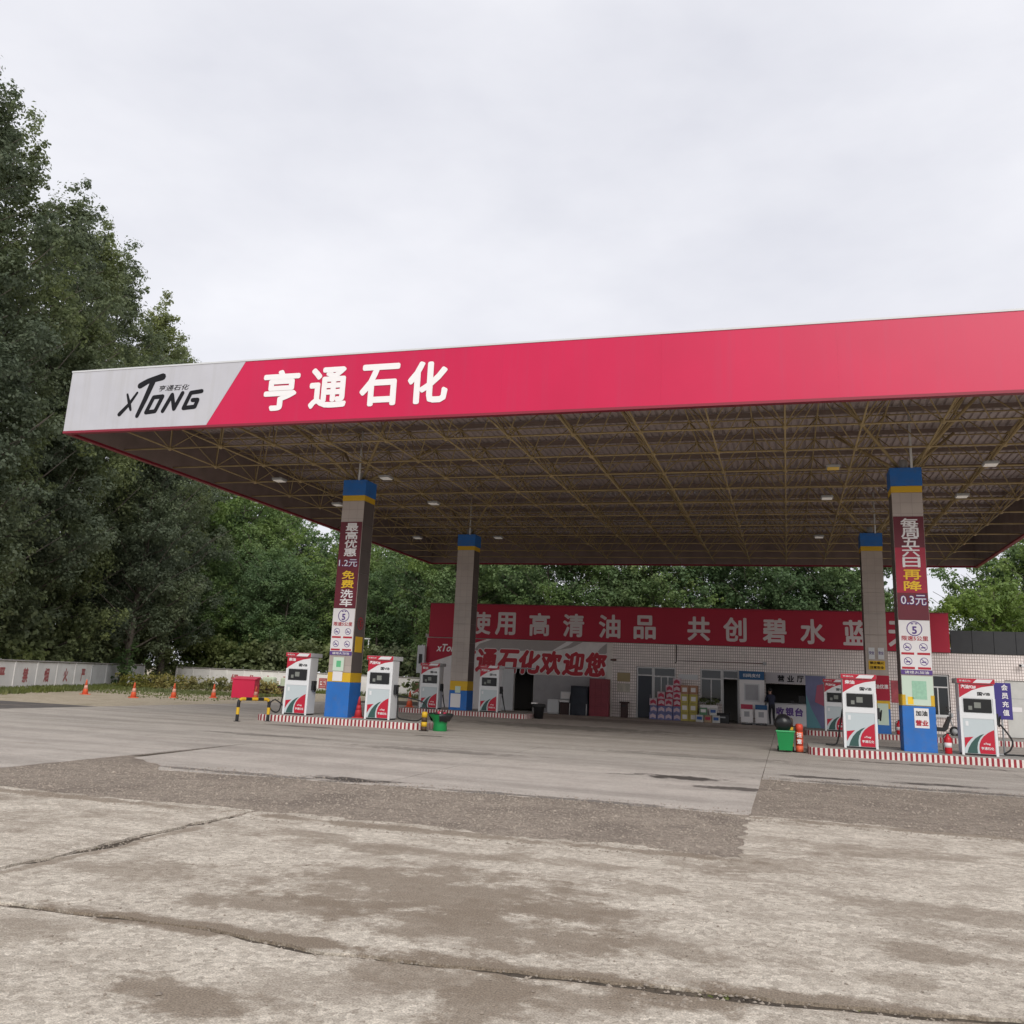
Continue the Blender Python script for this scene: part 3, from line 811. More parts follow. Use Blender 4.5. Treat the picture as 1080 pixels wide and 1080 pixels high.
def safety_poster(par, z0, z1):
    p = poster(par, -H + .01, H - .01, z0, z1, POSTW, 'safety_poster')
    y = YP - .009; h = z1 - z0; zb = z0 - .18
    mb = MB(); ring(mb, 0, zb + h * .83, .2, .025, y)
    for sx in (-.2, .2):
        for f in (.46, .17):
            ring(mb, sx, zb + h * f, .105, .016, y)
            strokes(mb, [(sx - .06, zb + h * f + .06), (sx + .06, zb + h * f - .06)], .018, y - .001)
            strokes(mb, [(sx - .05, zb + h * f - .02), (sx + .04, zb + h * f - .01)], .03, y - .003)
    strokes(mb, [(-.07, zb + h * .93), (-.03, zb + h * .93)], .03, y); strokes(mb, [(.03, zb + h * .93), (.07, zb + h * .93)], .03, y)
    mb.build('icon_print', LETP, p)
    letter('lettering', '5', .19, LETP, p, (0, y, zb + h * .80), bold=.05)
    letter('lettering', '限速5公里', .125, LETR, p, (0, y, zb + h * .635), bold=.02, width=.66)
    mb = MB()
    for sx in (-.2, .2):
        for f in (.325, .035):
            mb.box(sx - .16, sx + .16, y - .002, y, zb + h * f - .03, zb + h * f + .03)
    mb.build('caption_bars', LETR, p)
    MB().box(-H + .01, H - .01, YP - .007, YP, zb - .125, zb - .004).build('strip', LETP, p)
    letter('lettering', '请熄火加油', .075, LETW, p, (0, YP - .009, zb - .065), bold=.01, width=.6)
    return p
# front left
p = poster(cLF, -H + .01, H - .01, 3.62, 6.48, POSTR)
for ch, z, M in (('最', 6.30, LETW), ('高', 6.02, LETW), ('优', 5.74, LETW), ('惠', 5.46, LETW), ('免', 4.71, LETY), ('费', 4.41, LETY), ('洗', 4.09, LETW), ('车', 3.81, LETW)):
    letter('character', ch, .26, M, p, (.04, YP - .008, z - .18), bold=.03, width=.44)
letter('lettering', '1.2元', .24, LETP, p, (.0, YP - .008, 5.10 - .18), bold=.06, width=.66)
letter('lettering', '1.2元', .24, LETW, p, (.0, YP - .016, 5.10 - .18), bold=.0, width=.66)
safety_poster(cLF, 2.24, 3.61)
pp = poster(cLF, -.24, .14, 1.62, 2.05, POSTP, 'paper_notice')
MB().box(-.12, .04, YP - .010, YP - .008, 1.56, 1.76).build('green_print', LETG, pp)
poster(cLF, -.22, .12, 1.30, 1.6, POSTW, 'paper_notice')
# right face of the front left column: round speed mark and yellow notice
mb = MB(); ring(mb, 0, 2.98, .2, .03, 0); o = mb.build('speed_mark', LETR, cLF, (H + .016, 0, 0), (0, 0, PI / 2))
letter('lettering', '5', .2, LETR, o, (0, -.002, 2.98), bold=.04)
MB().box(H + .002, H + .014, -.25, .25, 2.05, 2.55).build('paper_notice', YELLOW, cLF)
# front right
p = poster(cRF, -H + .01, H - .01, 3.64, 6.51, POSTR)
MB().box(-H + .012, H - .012, YP - .0085, YP - .0065, 4.2, 5.45).build('bright_field', mat('poster_mid_red', (.36, .012, .04), rough=.45, var=.25, vscale=1.4), p)
for ch, z, M in (('每', 6.32, LETW), ('周', 6.05, LETW), ('五', 5.78, LETW), ('六', 5.51, LETW), ('日', 5.22, LETW), ('再', 4.88, LETY), ('降', 4.57, LETY)):
    letter('character', ch, .26, M, p, (.02, YP - .011, z - .18), bold=.03, width=.44)
letter('lettering', '0.3元', .27, LETP, p, (.02, YP - .011, 4.18 - .18), bold=.07, width=.64)
letter('lettering', '0.3元', .27, LETW, p, (.02, YP - .019, 4.18 - .18), bold=.0, width=.64)
safety_poster(cRF, 2.31, 3.63)
pp = poster(cRF, -H + .012, H - .012, 1.38, 2.15, POSTP, 'green_poster')
MB().box(-.14, .22, YP - .010, YP - .008, 1.36, 1.84).build('green_print', mat('pale_green_print', (.30, .52, .38), rough=.6, var=.12, vscale=14), pp)
MB().box(-.26, -.12, YP - .010, YP - .008, 1.22, 1.42).build('yellow_print', LETY, pp)
MB().box(-H + .0125, -H + .09, YP - .010, YP - .0085, 1.205, 1.47).build('yellow_print', YELLOW, pp)
MB().box(H - .09, H - .0125, YP - .010, YP - .0085, 1.205, 1.47).build('yellow_print', YELLOW, pp)
pp = poster(cRF, -.12, .24, .80, 1.31, POSTW, 'open_notice')
letter('lettering', '加油', .13, LETK, pp, (.06, YP - .008, 1.0), bold=.03, width=.28)
letter('lettering', '营业', .14, LETR, pp, (.06, YP - .008, .75), bold=.04, width=.3)
# rear columns
pp = poster(cLB, -.34, .12, .30, .88, POSTW, 'paper_notice')
pp = poster(cLB, -.15, .10, .92, 1.2, POSTP, 'paper_notice')
pp = poster(cRB, -.3, .3, 2.56, 2.9, YELLOW, 'paper_notice')
letter('lettering', '禁止烟火', .1, LETK, pp, (0, YP - .008, 2.64), bold=.03, width=.5)
letter('lettering', '注意安全', .1, LETK, pp, (0, YP - .008, 2.47), bold=.03, width=.5)
for sx in (-.17, .17):
    o = MB().box(sx - .11, sx + .11, YP - .004, YP, 2.78, 3.22).build('paper_notice', LGREY, cRB)
    letter('lettering', '安全', .13, LETP, o, (sx, YP - .006, 3.02), bold=.02, width=.18)
pp = poster(cRB, -.30, .42, 1.42, 2.35, BANNER, 'paper_notice')
letter('lettering', '加油优惠', .16, LETW, pp, (.06, YP - .008, 1.75), bold=.02, width=.62)
poster(cRB, -.05, .34, .5, 1.3, POSTP, 'paper_notice', y=YP - .0)

# ================================================================== ISLANDS
def island(x0, x1, y0, y1, label):
    t = thing('pump_island', label, 'kerb island', (0, 0, 0), 0, 'striped kerb islands under the pumps')
    h = .19; rr = .35
    def outline(inset):
        pts = []
        for cx, cy, a0 in ((x1 - rr, y0 + rr, -PI / 2), (x1 - rr, y1 - rr, 0), (x0 + rr, y1 - rr, PI / 2), (x0 + rr, y0 + rr, PI)):
            for k in range(5):
                a = a0 + k * PI / 8
                pts.append((cx + (rr - inset) * math.cos(a), cy + (rr - inset) * math.sin(a)))
        return pts
    MB().prism_xy(outline(.07), 0, h - .006).build('deck', CONCRETE, t)
    # kerb: striped ring
    mb = MB(); base = outline(0); inn = outline(.12)
    k = 0; acc = 0
    n = len(base)
    for i in range(n):
        a, b_ = Vector(base[i]), Vector(base[(i + 1) % n]); ai, bi = Vector(inn[i]), Vector(inn[(i + 1) % n])
        L = (b_ - a).length; m_ = max(1, round(L / .0625))
        for j in range(m_):
            t0, t1 = j / m_, (j + 1) / m_
            p0, p1, q0, q1 = a.lerp(b_, t0), a.lerp(b_, t1), ai.lerp(bi, t0), ai.lerp(bi, t1)
            e0, e1 = p0.lerp(q0, .16), p1.lerp(q1, .16)
            mi = k % 2; k += 1
            mb.add([(*p0, -.02), (*p1, -.02), (*p1, h - .02), (*p0, h - .02)], [(0, 1, 2, 3)], mi)
            mb.add([(*p0, h - .02), (*p1, h - .02), (*e1, h), (*e0, h)], [(0, 1, 2, 3)], mi)
            mb.add([(*e0, h), (*e1, h), (*q1, h), (*q0, h)], [(0, 1, 2, 3)], 2)
    mb.build('kerb', [KRED, KWHITE, CONCRETE], t)
    return t
island(-16.15, -10.55, 26.15, 28.85, 'front left pump island with red and white striped kerb')
island(.5, 9.3, 26.15, 28.85, 'front right pump island with red and white striped kerb')
island(-16.3, -10.5, 37.7, 40.3, 'rear left pump island behind the green bin, striped kerb')
island(.6, 9.4, 37.7, 40.3, 'rear right pump island by the tiled building, striped kerb')

# ================================================================== FUEL PUMPS
PB_W, PB_G = mat('pump_white', (.72, .73, .74), rough=.3, spec=.5, dirt=.2, dscale=3, dcol=(.4, .38, .36)), mat('pump_panel', (.50, .56, .58), rough=.3, spec=.5)
PB_R, PB_D = mat('pump_red', (.46, .012, .035), rough=.35), mat('pump_dark_green', (.035, .09, .08), rough=.4)
PB_S = mat('screen_black', (.012, .013, .014), rough=.25)
PB_L = mat('display_lcd', (.20, .21, .19), rough=.3)
def arc(cx, cz, r, a0, a1, n=8):
    return [(cx + r * math.cos(R(a0 + (a1 - a0) * k / n)), cz + r * math.sin(R(a0 + (a1 - a0) * k / n))) for k in range(n + 1)]
def make_pump():
    t = bpy.data.objects.new('fuel_pump', None); COL.objects.link(t)
    W, D = .43, .26
    MB().bbox(-W, W, -D, D, .04, 1.815, .015).build('body', PB_W, t)
    MB().box(-W + .02, W - .02, -D + .02, D - .02, 0, .04).build('base_plate', BLACK, t)
    c = MB().bbox(-W - .035, W + .02, -D - .05, D + .22, 1.82, 1.955, .012).build('cap', LGREY, t)
    MB().prism_xz([(-W - .03, 1.825), (W + .015, 1.825), (W + .015, 1.95), (-W - .03, 1.95)], -D - .055, -D - .051).build('cap_front', PB_R, c)
    MB().prism_xz([(-.08, 1.845), (.33, 1.845), (.40, 1.935), (.02, 1.935)], -D - .060, -D - .0555).build('cap_flash', PB_W, c)
    letter('lettering', '亨通石化', .045, LETW, c, (-.27, -D - .056, 1.888), bold=.01, width=.28)
    y = -D - .002
    u = MB().box(-W + .012, W - .012, y - .006, y + .001, 1.45, 1.812).build('upper_panel', PB_W, t)
    pts = [(-W + .012, 1.45), (-W + .10, 1.515), (-.10, 1.655), (.14, 1.74), (W - .012, 1.79), (W - .012, 1.81), (-W + .012, 1.81)]
    MB().prism_xz(pts, y - .010, y - .0065).build('red_swoosh', PB_R, u)
    letter('lettering', '国VIB', .085, LETK, u, (.17, y - .008, 1.565), bold=.035, width=.30)
    d = MB().bbox(-.33, .34, y - .03, y + .001, 1.085, 1.435, .012).build('display', PB_S, t)
    MB().box(-.08, .08, y - .034, y - .0305, 1.20, 1.345).build('screen', PB_L, d)
    MB().box(-.22, -.13, y - .034, y - .0305, 1.15, 1.25).build('keypad', PB_L, d)
    MB().box(-W + .012, W - .012, y - .012, y + .001, .93, 1.07).build('shelf_strip', PB_W, t)
    l_ = MB().box(-.365, .365, y - .005, y + .001, .05, .92).build('lower_panel', PB_G, t)
    MB().box(-.31, -.24, y - .011, y - .0055, .74, .86).build('lock_plate', PB_W, l_)
    # graphics on the lower panel
    big = [(.0, .055), (.358, .055), (.358, .66)] + [(.30, .635), (.2, .575), (.1, .49), (.03, .39), (-.01, .28), (-.02, .17)]
    MB().prism_xz(big, y - .009, y - .0055).build('red_field', PB_R, l_)
    gr = [(-.31, .055), (-.06, .055), (-.065, .2), (-.04, .33), (.02, .45), (.12, .555), (.02, .515), (-.10, .43), (-.2, .31), (-.27, .18)]
    MB().prism_xz(gr, y - .009, y - .0055).build('dark_swoosh', PB_D, l_)
    rd = [(-.355, .18), (-.29, .30), (-.2, .41), (-.14, .47), (-.355, .44)]
    MB().prism_xz(rd, y - .009, y - .0055).build('red_corner', PB_R, l_)
    for s in (-1, 1):
        MB().bbox(*((-W - .004, -.37) if s < 0 else (.37, W + .004)), y - .014, y + .003, .0, 1.45, .006).build('frame', PB_W, t)
    letter('lettering', 'xTong', .06, LETW, l_, (.17, y - .010, .30), bold=.03, italic=.3, width=.17)
    letter('lettering', '亨通石化', .07, LETW, l_, (.175, y - .010, .19), bold=.02, width=.30)
    # nozzle boot and nozzle on the right side
    b_ = MB().bbox(W + .002, W + .09, -.10, .12, .78, 1.08, .012).build('nozzle_boot', BLACK, t)
    MB().tube([(W + .10, 0, .74), (W + .115, -.02, .92), (W + .13, -.10, 1.02)], [.022, .03, .02], 8).build('nozzle', RUBBER, b_)
    return t
def hose(par, pts, r=.022):
    P = [Vector(p) for p in pts]; out = []
    for i in range(len(P) - 1):
        p0, p1, p2, p3 = P[max(0, i - 1)], P[i], P[i + 1], P[min(len(P) - 1, i + 2)]
        for k in range(8):
            t = k / 8
            out.append(.5 * ((2 * p1) + (-p0 + p2) * t + (2 * p0 - 5 * p1 + 4 * p2 - p3) * t * t + (-p0 + 3 * p1 - 3 * p2 + p3) * t ** 3))
    out.append(P[-1])
    return MB().tube(out, r, 8).build('hose', RUBBER, par)
pump0 = make_pump()
def place_pump(x, y, name_txt, label, first=False, rz=0, hz=1):
    t = pump0 if first else copy_tree(pump0)
    t.location = (x, y, .185); t.rotation_euler = (0, 0, rz)
    tag(t, label, 'fuel pump', 'red and white fuel pumps on the islands')
    return t
pumps = [
    (-15.27, 27.36, '柴油', 'diesel pump at the left end of the front left island by the striped hoop'),
    (-12.36, 27.36, '汽油92#', 'petrol pump right of the front left column, hose hanging on its right'),
    (1.87, 27.36, '柴油', 'diesel pump left of the front right column, nearest the orange bollard'),
    (4.77, 27.36, '汽油92#', 'petrol pump at the far right beside the purple board'),
    (-15.1, 38.66, '柴油', 'shaded pump left of the rear left column, behind the green bin'),
    (-12.35, 38.66, '汽油92#', 'shaded pump right of the rear left column, before the red wall slogan'),
    (1.80, 38.66, '汽油92#', 'shaded pump mostly hidden behind the front right diesel pump'),
]
PUMPS = []
for k, (x, y, tx, lab) in enumerate(pumps):
    PUMPS.append(place_pump(x, y, tx, lab, first=False))
for o in [pump0] + list(pump0.children_recursive): bpy.data.objects.remove(o)
for t, (x, y, tx, lab) in zip(PUMPS, pumps):
    letter('lettering', tx, .095, LETW, t, (-.235 if len(tx) == 2 else -.19, -.273, 1.735 if len(tx) == 2 else 1.74), bold=.04, width=.24 if len(tx) == 2 else .36)
hose(PUMPS[0], [(-.43, -.1, 1.15), (-.55, -.12, .6), (-.62, -.15, .1), (-.85, -.15, .06), (-1.02, -.12, .25), (-.85, -.1, .42), (-.62, -.05, .3), (-.45, 0, .12)])
hose(PUMPS[1], [(.54, 0, .82), (.60, -.06, .45), (.64, -.1, .1), (.95, -.12, .035), (1.35, -.05, .05), (1.55, 0, .35), (1.35, .1, .6), (.5, .15, .75)])
hose(PUMPS[3], [(.54, 0, .82), (.66, -.06, .66), (.80, -.1, .40), (.74, -.1, .18), (.60, -.08, .06), (.9, 0, .05), (1.4, .05, .04)])
hose(PUMPS[2], [(-.43, .0, 1.0), (-.52, .02, .5), (-.62, .0, .08), (-.9, 0, .05)])
hose(PUMPS[4], [(.54, 0, .82), (.62, -.06, .40), (.70, -.1, .1), (.48, .15, .6)])
hose(PUMPS[5], [(.54, 0, .82), (.64, -.06, .35), (.72, -.1, .08), (.48, .15, .7)])
hose(PUMPS[6], [(.54, 0, .82), (.64, -.06, .35), (.72, -.1, .08), (.48, .15, .7)])

# ================================================================== SERVICE BUILDING
YW = 46.5
bld = thing('service_building', 'long single storey service building with tiled front and printed end wall', 'building', (0, 0, 0))
def wall_with_holes(name, x0, x1, z0, z1, holes, y0, y1, M, par):
    xs = sorted({x0, x1, *[h[0] for h in holes], *[h[1] for h in holes]}); zs = sorted({z0, z1, *[h[2] for h in holes], *[h[3] for h in holes]})
    inside = lambda a, b, c, d: any(a >= h[0] - 1e-6 and b <= h[1] + 1e-6 and c >= h[2] - 1e-6 and d <= h[3] + 1e-6 for h in holes)
    mb = MB()
    nx, nz = len(xs) - 1, len(zs) - 1
    solid = [[not inside(xs[i], xs[i + 1], zs[k], zs[k + 1]) for k in range(nz)] for i in range(nx)]
    for i in range(nx):
        for k in range(nz):
            if not solid[i][k]: continue
            a, b, c, d = xs[i], xs[i + 1], zs[k], zs[k + 1]
            mb.add([(a, y0, c), (b, y0, c), (b, y0, d), (a, y0, d)], [(0, 1, 2, 3)])
            mb.add([(a, y1, c), (b, y1, c), (b, y1, d), (a, y1, d)], [(3, 2, 1, 0)])
            if i == 0 or not solid[i - 1][k]: mb.add([(a, y0, c), (a, y0, d), (a, y1, d), (a, y1, c)], [(0, 1, 2, 3)])
            if i == nx - 1 or not solid[i + 1][k]: mb.add([(b, y0, c), (b, y1, c), (b, y1, d), (b, y0, d)], [(0, 1, 2, 3)])
            if k == 0 or not solid[i][k - 1]: mb.add([(a, y0, c), (a, y1, c), (b, y1, c), (b, y0, c)], [(0, 1, 2, 3)])
            if k == nz - 1 or not solid[i][k + 1]: mb.add([(a, y0, d), (b, y0, d), (b, y1, d), (a, y1, d)], [(0, 1, 2, 3)])
    return mb.build(name, M, par)
XA, XM, XB = -18.6, -8.72, 20.0
printed = wall_with_holes('printed_wall', XA, XM, 0, 3.62, [(-13.62, -12.55, 0, 2.14)], YW, YW + .25, CREAM, bld)
front = wall_with_holes('tiled_wall', XM, XB, 0, 3.62,
                        [(-7.24, -5.28, 0, 2.50), (-4.1, -2.24, 0, 2.50), (-1.0, .86, .0, 1.93), (6.1, 7.1, .78, 2.65), (9.38, 10.6, 0, 2.5)], YW, YW + .25, FTILE, bld)
MB().box(XA, XA + .25, YW + .25, YW + 8, 0, 3.62).build('side_wall', CREAM, bld)
MB().box(XB - .25, XB, YW + .25, YW + 8, 0, 3.62).build('side_wall', CREAM, bld)
MB().box(XA, XB, YW + 8, YW + 8.25, 0, 3.62).build('back_wall', CREAM, bld)
MB().box(XA, XB, YW + 3.6, YW + 3.7, 0, 3.55).build('room_wall', INTERIOR, bld) if False else MB().box(XA + .26, XB - .26, YW + 3.6, YW + 3.7, 0, 3.55).build('room_wall', INTERIOR, bld)
MB().box(XA - .1, XB + .1, YW - .0 + .02, YW + 8.35, 3.625, 3.8).build('roof_slab', CONCRETE, bld)
MB().box(XA + .26, XB - .26, YW + .26, YW + 3.58, -.02, .01).build('room_floor', CONCRETE, bld)
# dark parapet to the right of the sign
for k in range(14):
    x = 7.25 + k * .9
    MB().bbox(x, x + .89, YW - .06, YW + .04, 3.64, 4.66, .006, seg=1).build('parapet_panel', mat('parapet_black', (.02, .021, .024), rough=.5, var=.2, vscale=3), bld)
for k in range(1, 4):
    pass
# long red sign over the front
sign = thing('roof_sign', 'long red roof sign with white slogan across the service building', 'sign', (0, 0, 0))
MB().bbox(-18.45, 7.2, YW - .14, YW - .02, 3.64, 5.40, .01).build('sign_board', BANNER, sign)
MB().box(-18.47, 7.22, YW - .15, YW + .02, 5.405, 5.45).build('sign_cap', DRED, sign)
for x in np.arange(-17.5, 7.2, 3.0):
    MB().tube([(x, YW + .03, 5.2), (x, YW + 1.6, 3.85)], .04, 6).build('brace', GREY, sign)
    MB().box(x - .04, x + .04, YW - .018, YW + .05, 3.82, 5.38).build('post', GREY, sign)
for ch, x in zip('使用高清油品共创碧水蓝天', (-15.53, -14.16, -12.31, -10.49, -8.61, -6.82, -4.14, -2.40, -.53, 1.22, 3.15, 5.14)):
    letter('character', ch, 1.12, mat('sign_letter', (.62, .56, .56), rough=.6), sign, (x, YW - .145, 4.43), bold=.03, width=1.05)
# printed left wall: red corner with logo, pale ground, grey swooshes, slogan
PALE = mat('print_pale', (.72, .69, .68), rough=.6, var=.05, dirt=.25)
PGREY = mat('print_grey', (.36, .33, .32), rough=.6, var=.05)
YPR = YW - .006
pr_ = MB().box(XA + .02, XM - .02, YPR - .008, YPR, 2.16, 3.61).build('print_sheet', PALE, bld)
MB().box(XA + .02, -13.66, YPR - .008, YPR, .02, 2.15).build('print_sheet', PALE, bld)
mb = MB(); mb.prism_xz([(XA + .03, 2.2), (-16.9, 2.78), (-16.1, 3.3), (-15.2, 3.60), (XA + .03, 3.60)], YPR - .013, YPR - .009)
redc = mb.build('red_corner', BANNER, pr_)
letter('lettering', 'xTong', .5, LETW, redc, (-17.35, YPR - .014, 3.02), bold=.02, italic=.3, width=1.3)
mb = MB(); mb.prism_xz([(-15.9, 3.0), (-15.6, 3.35), (-14.9, 3.6), (-10.0, 3.6), (-10.6, 3.3), (-11.5, 3.12), (-13.5, 3.05)], YPR - .012, YPR - .009); mb.build('grey_swoosh', PGREY, pr_)
mb = MB(); mb.prism_xz([(-11.6, 3.13), (-11.2, 3.2), (-10.75, 3.42), (-10.5, 3.6), (-10.85, 3.6)], YPR - .016, YPR - .0125); mb.build('white_swoosh', POSTW, pr_)
mb = MB(); mb.prism_xz([(-9.6, 2.6), (-9.0, 2.9), (-8.76, 3.1), (-8.76, 3.58), (-9.1, 3.3)], YPR - .012, YPR - .009); mb.build('grey_swoosh', PGREY, pr_)
for ch, x in zip('亨通石化欢迎您', (-16.35, -15.18, -13.95, -12.80, -11.66, -10.48, -9.31)):
    z = 2.50
    letter('character', ch, 1.12, LETW, pr_, (x, YPR - .018, z), bold=.085, width=1.08, italic=.12)
    letter('character', ch, 1.12, LETR, pr_, (x, YPR - .025, z), bold=.05, width=1.08, italic=.12)
# ribbed sliding door, dark opening
sd = MB().box(-14.56, -13.60, YW - .09, YW - .045, .03, 2.12).build('sliding_door', LGREY, bld)
for k in range(7): MB().box(-14.53 + k * .135, -14.53 + k * .135 + .11, YW - .102, YW - .0905, .05, 2.1).build('door_slat', LGREY, sd)
MB().box(-14.6, -12.5, YW - .10, YW - .02, 2.145, 2.2).build('door_rail', GREY, bld)
MB().box(-12.53, -8.8, YPR - .006, YPR, .02, 1.88).build('wall_panel', mat('grey_wall', (.33, .32, .33), rough=.8, var=.08, dirt=.3), bld)

def window(x0, x1, z0, z1, panes, par, sill=True, y=YW + .1, transom=None):
    w = MB(); f = .06
    w.box(x0, x1, y - .03, y + .03, z0, z0 + f); w.box(x0, x1, y - .03, y + .03, z1 - f, z1)
    w.box(x0, x0 + f, y - .03, y + .03, z0 + f, z1 - f); w.box(x1 - f, x1, y - .03, y + .03, z0 + f, z1 - f)
    o = w.build('window', ALU, par)
    zt = transom or z1 - f
    if transom: MB().box(x0 + f, x1 - f, y - .028, y + .028, zt, zt + f).build('transom_bar', ALU, o)
    n = panes; wd = (x1 - x0 - 2 * f) / n
    for k in range(n):
        a = x0 + f + k * wd
        if k: MB().box(a - .025, a + .025, y - .026, y + .026, z0 + f, zt).build('mullion', ALU, o)
        MB().box(a + (.026 if k else 0), a + wd - (.026 if k < n - 1 else 0), y - .006, y + .006, z0 + f, zt).build('pane', GLASS, o)
    if transom: MB().box(x0 + f, x1 - f, y - .006, y + .006, zt + f, z1 - f).build('pane', GLASS, o)
    if sill: MB().box(x0 - .05, x1 + .05, YW - .07, YW + .07, z0 - .06, z0 - .002).build('sill', ALU, o)
    return o
def door(x0, x1, z1, par, M, y=YW + .1, transom=True, leaf=True):
    f = .06; zt = 2.05
    w = MB(); w.box(x0, x0 + f, y - .03, y + .03, 0.012, z1); w.box(x1 - f, x1, y - .03, y + .03, .012, z1); w.box(x0 + f, x1 - f, y - .03, y + .03, z1 - f, z1)
    w.box(x0 + f, x1 - f, y - .03, y + .03, zt, zt + f)
    o = w.build('door', ALU, par)
    MB().box(x0 + f, x1 - f, y - .006, y + .006, zt + f, z1 - f).build('pane', GLASS, o)
    if leaf:
        lf = MB().bbox(x0 + f + .004, x1 - f - .004, y - .022, y + .022, .03, zt - .004, .006).build('door_leaf', M, o)
        MB().tube([(x1 - .14, y - .06, .95), (x1 - .14, y - .06, 1.15)], .014, 6).build('handle', GREY, lf)
    return o
NAVYD = mat('dark_door', (.028, .035, .05), rough=.45)
door(-7.22, -6.40, 2.49, bld, NAVYD)
window(-6.39, -5.29, .95, 2.49, 3, bld, transom=2.02)
wall_low = MB().box(-6.40, -5.28, YW + .02, YW + .2, .0, .94).build('apron_wall', FTILE, bld)
window(-4.09, -3.05, .93, 2.49, 2, bld, transom=2.0)
MB().box(-4.1, -3.05, YW + .02, YW + .2, .0, .92).build('apron_wall', FTILE, bld)
door(-3.04, -2.25, 2.49, bld, NAVYD, leaf=False)
MB().bbox(-2.34, -2.30, YW + .16, YW + .85, .03, 2.03, .006).build('open_door_leaf', GREY, bld)
window(6.12, 7.08, .80, 2.63, 2, bld, transom=2.05)
gd = MB().bbox(9.40, 10.58, YW + .06, YW + .12, .02, 2.48, .01).build('grey_door', mat('door_grey', (.50, .50, .48), rough=.5, var=.05, dirt=.3), bld)
MB().box(9.42, 10.56, YW + .052, YW + .0585, 1.70, 1.72).build('door_seam', GREY, gd)
MB().box(9.55, 10.0, YW + .050, YW + .0585, 1.14, 1.34).build('door_plate', POSTW, gd)
# cashier opening with sign and counter
MB().box(-1.0, .86, YW - .06, YW + .0 - .004, 1.95, 2.45).build('sign_strip', mat('sign_grey', (.40, .38, .40), rough=.6), bld)
for ch, x in zip('营业厅', (-.28, .16, .60)):
    letter('character', ch, .29, LETK, bld, (x, YW - .064, 2.19), bold=.035, width=.30)
ct = MB().bbox(-.98, .84, YW - .28, YW + .30, .02, 1.0, .015).build('cashier_counter', mat('counter_white', (.55, .54, .56), rough=.5), bld)
MB().box(-1.0, .86, YW - .32, YW + .34, 1.002, 1.04).build('counter_top', GREY, ct)
for ch, x in zip('收银台', (-.35, .08, .50)):
    letter('character', ch, .36, LETP, ct, (x, YW - .284, .66), bold=.05, width=.34)
MB().bbox(.5, .78, YW - .05, YW + .05, 1.05, 1.42, .01).build('till_screen', BLACK, ct)
MB().bbox(.1, .3, YW - .1, YW + .08, 1.045, 1.16, .01).build('card_reader', BLACK, ct)
# pipes, notices, camera
MB().tube([(-5.25, YW - .03, 3.6), (-5.25, YW - .03, 2.8), (-5.3, YW - .05, 2.72)], .022, 6).build('pipe', RUBBER, bld)
MB().tube([(-5.2, YW - .03, 2.84), (-1.1, YW - .03, 2.86)], .016, 6).build('pipe', mat('pipe_brown', (.12, .06, .05), rough=.6), bld)
MB().bbox(-1.1, -.95, YW - .10, YW - .01, 2.78, 2.92, .01).build('junction_box', GREY, bld)
MB().bbox(-8.55, -8.25, YW - .08, YW - .01, 2.72, 2.82, .01).build('junction_box', mat('pipe_brown', (.12, .06, .05)), bld)
for x0_, x1_, z0_, z1_, M_ in ((1.9, 2.6, 1.2, 2.2, 'poster_faded_blue'), (4.6, 5.3, 1.3, 2.3, 'poster_faded_red'), (7.5, 8.0, 1.25, 1.9, 'notice_cream'), (8.2, 8.9, 1.2, 2.0, 'poster_faded_blue')):
    MB().box(x0_, x1_, YW - .02, YW - .005, z0_, z1_).build('wall_poster', mat(M_, {'poster_faded_blue': (.22, .28, .42), 'poster_faded_red': (.40, .08, .10), 'notice_cream': (.5, .47, .4)}[M_], rough=.6, var=.25, vscale=5), bld)
o = MB().box(-8.2, -7.55, YW - .02, YW - .005, 1.72, 2.15).build('notice_board', mat('notice_tan', (.36, .29, .16), rough=.7), bld)
o = MB().box(-8.2, -7.55, YW - .02, YW - .005, 1.22, 1.62).build('notice_board', mat('notice_cream', (.5, .47, .4), rough=.7), bld)
MB().box(-5.15, -4.2, YW - .02, YW - .005, 1.95, 2.2).build('notice_board', LGREY, bld)
MB().box(-8.72, -8.45, YW - .05, YW - .002, 0, 3.6).build('pilaster', CREAM, bld)
cc = MB().bbox(9.95, 10.2, YW - .34, YW - .2, 3.1, 3.22, .02).build('security_camera', ALU, bld)
MB().tube([(10.1, YW - .2, 3.16), (10.15, YW, 3.2)], .025, 6).build('bracket', ALU, cc)
MB().lathe([(.05, 0), (.05, .02)], 10, c=(0, 0, 0)).build('lens', BLACK, cc, (9.99, YW - .345, 3.16), (PI / 2, 0, 0))
MB().tube([(-18.75, YW - .1, 0), (-18.75, YW - .1, 3.2)], .09, 8).build('meter_post', ALU, bld)
o = MB().bbox(-18.98, -18.55, YW - .32, YW - .12, 1.7, 3.15, .02).build('meter_cabinet', LGREY, bld)
MB().bbox(-18.86, -18.68, YW - .36, YW - .325, 2.2, 2.7, .01).build('meter_window', BLACK, o)

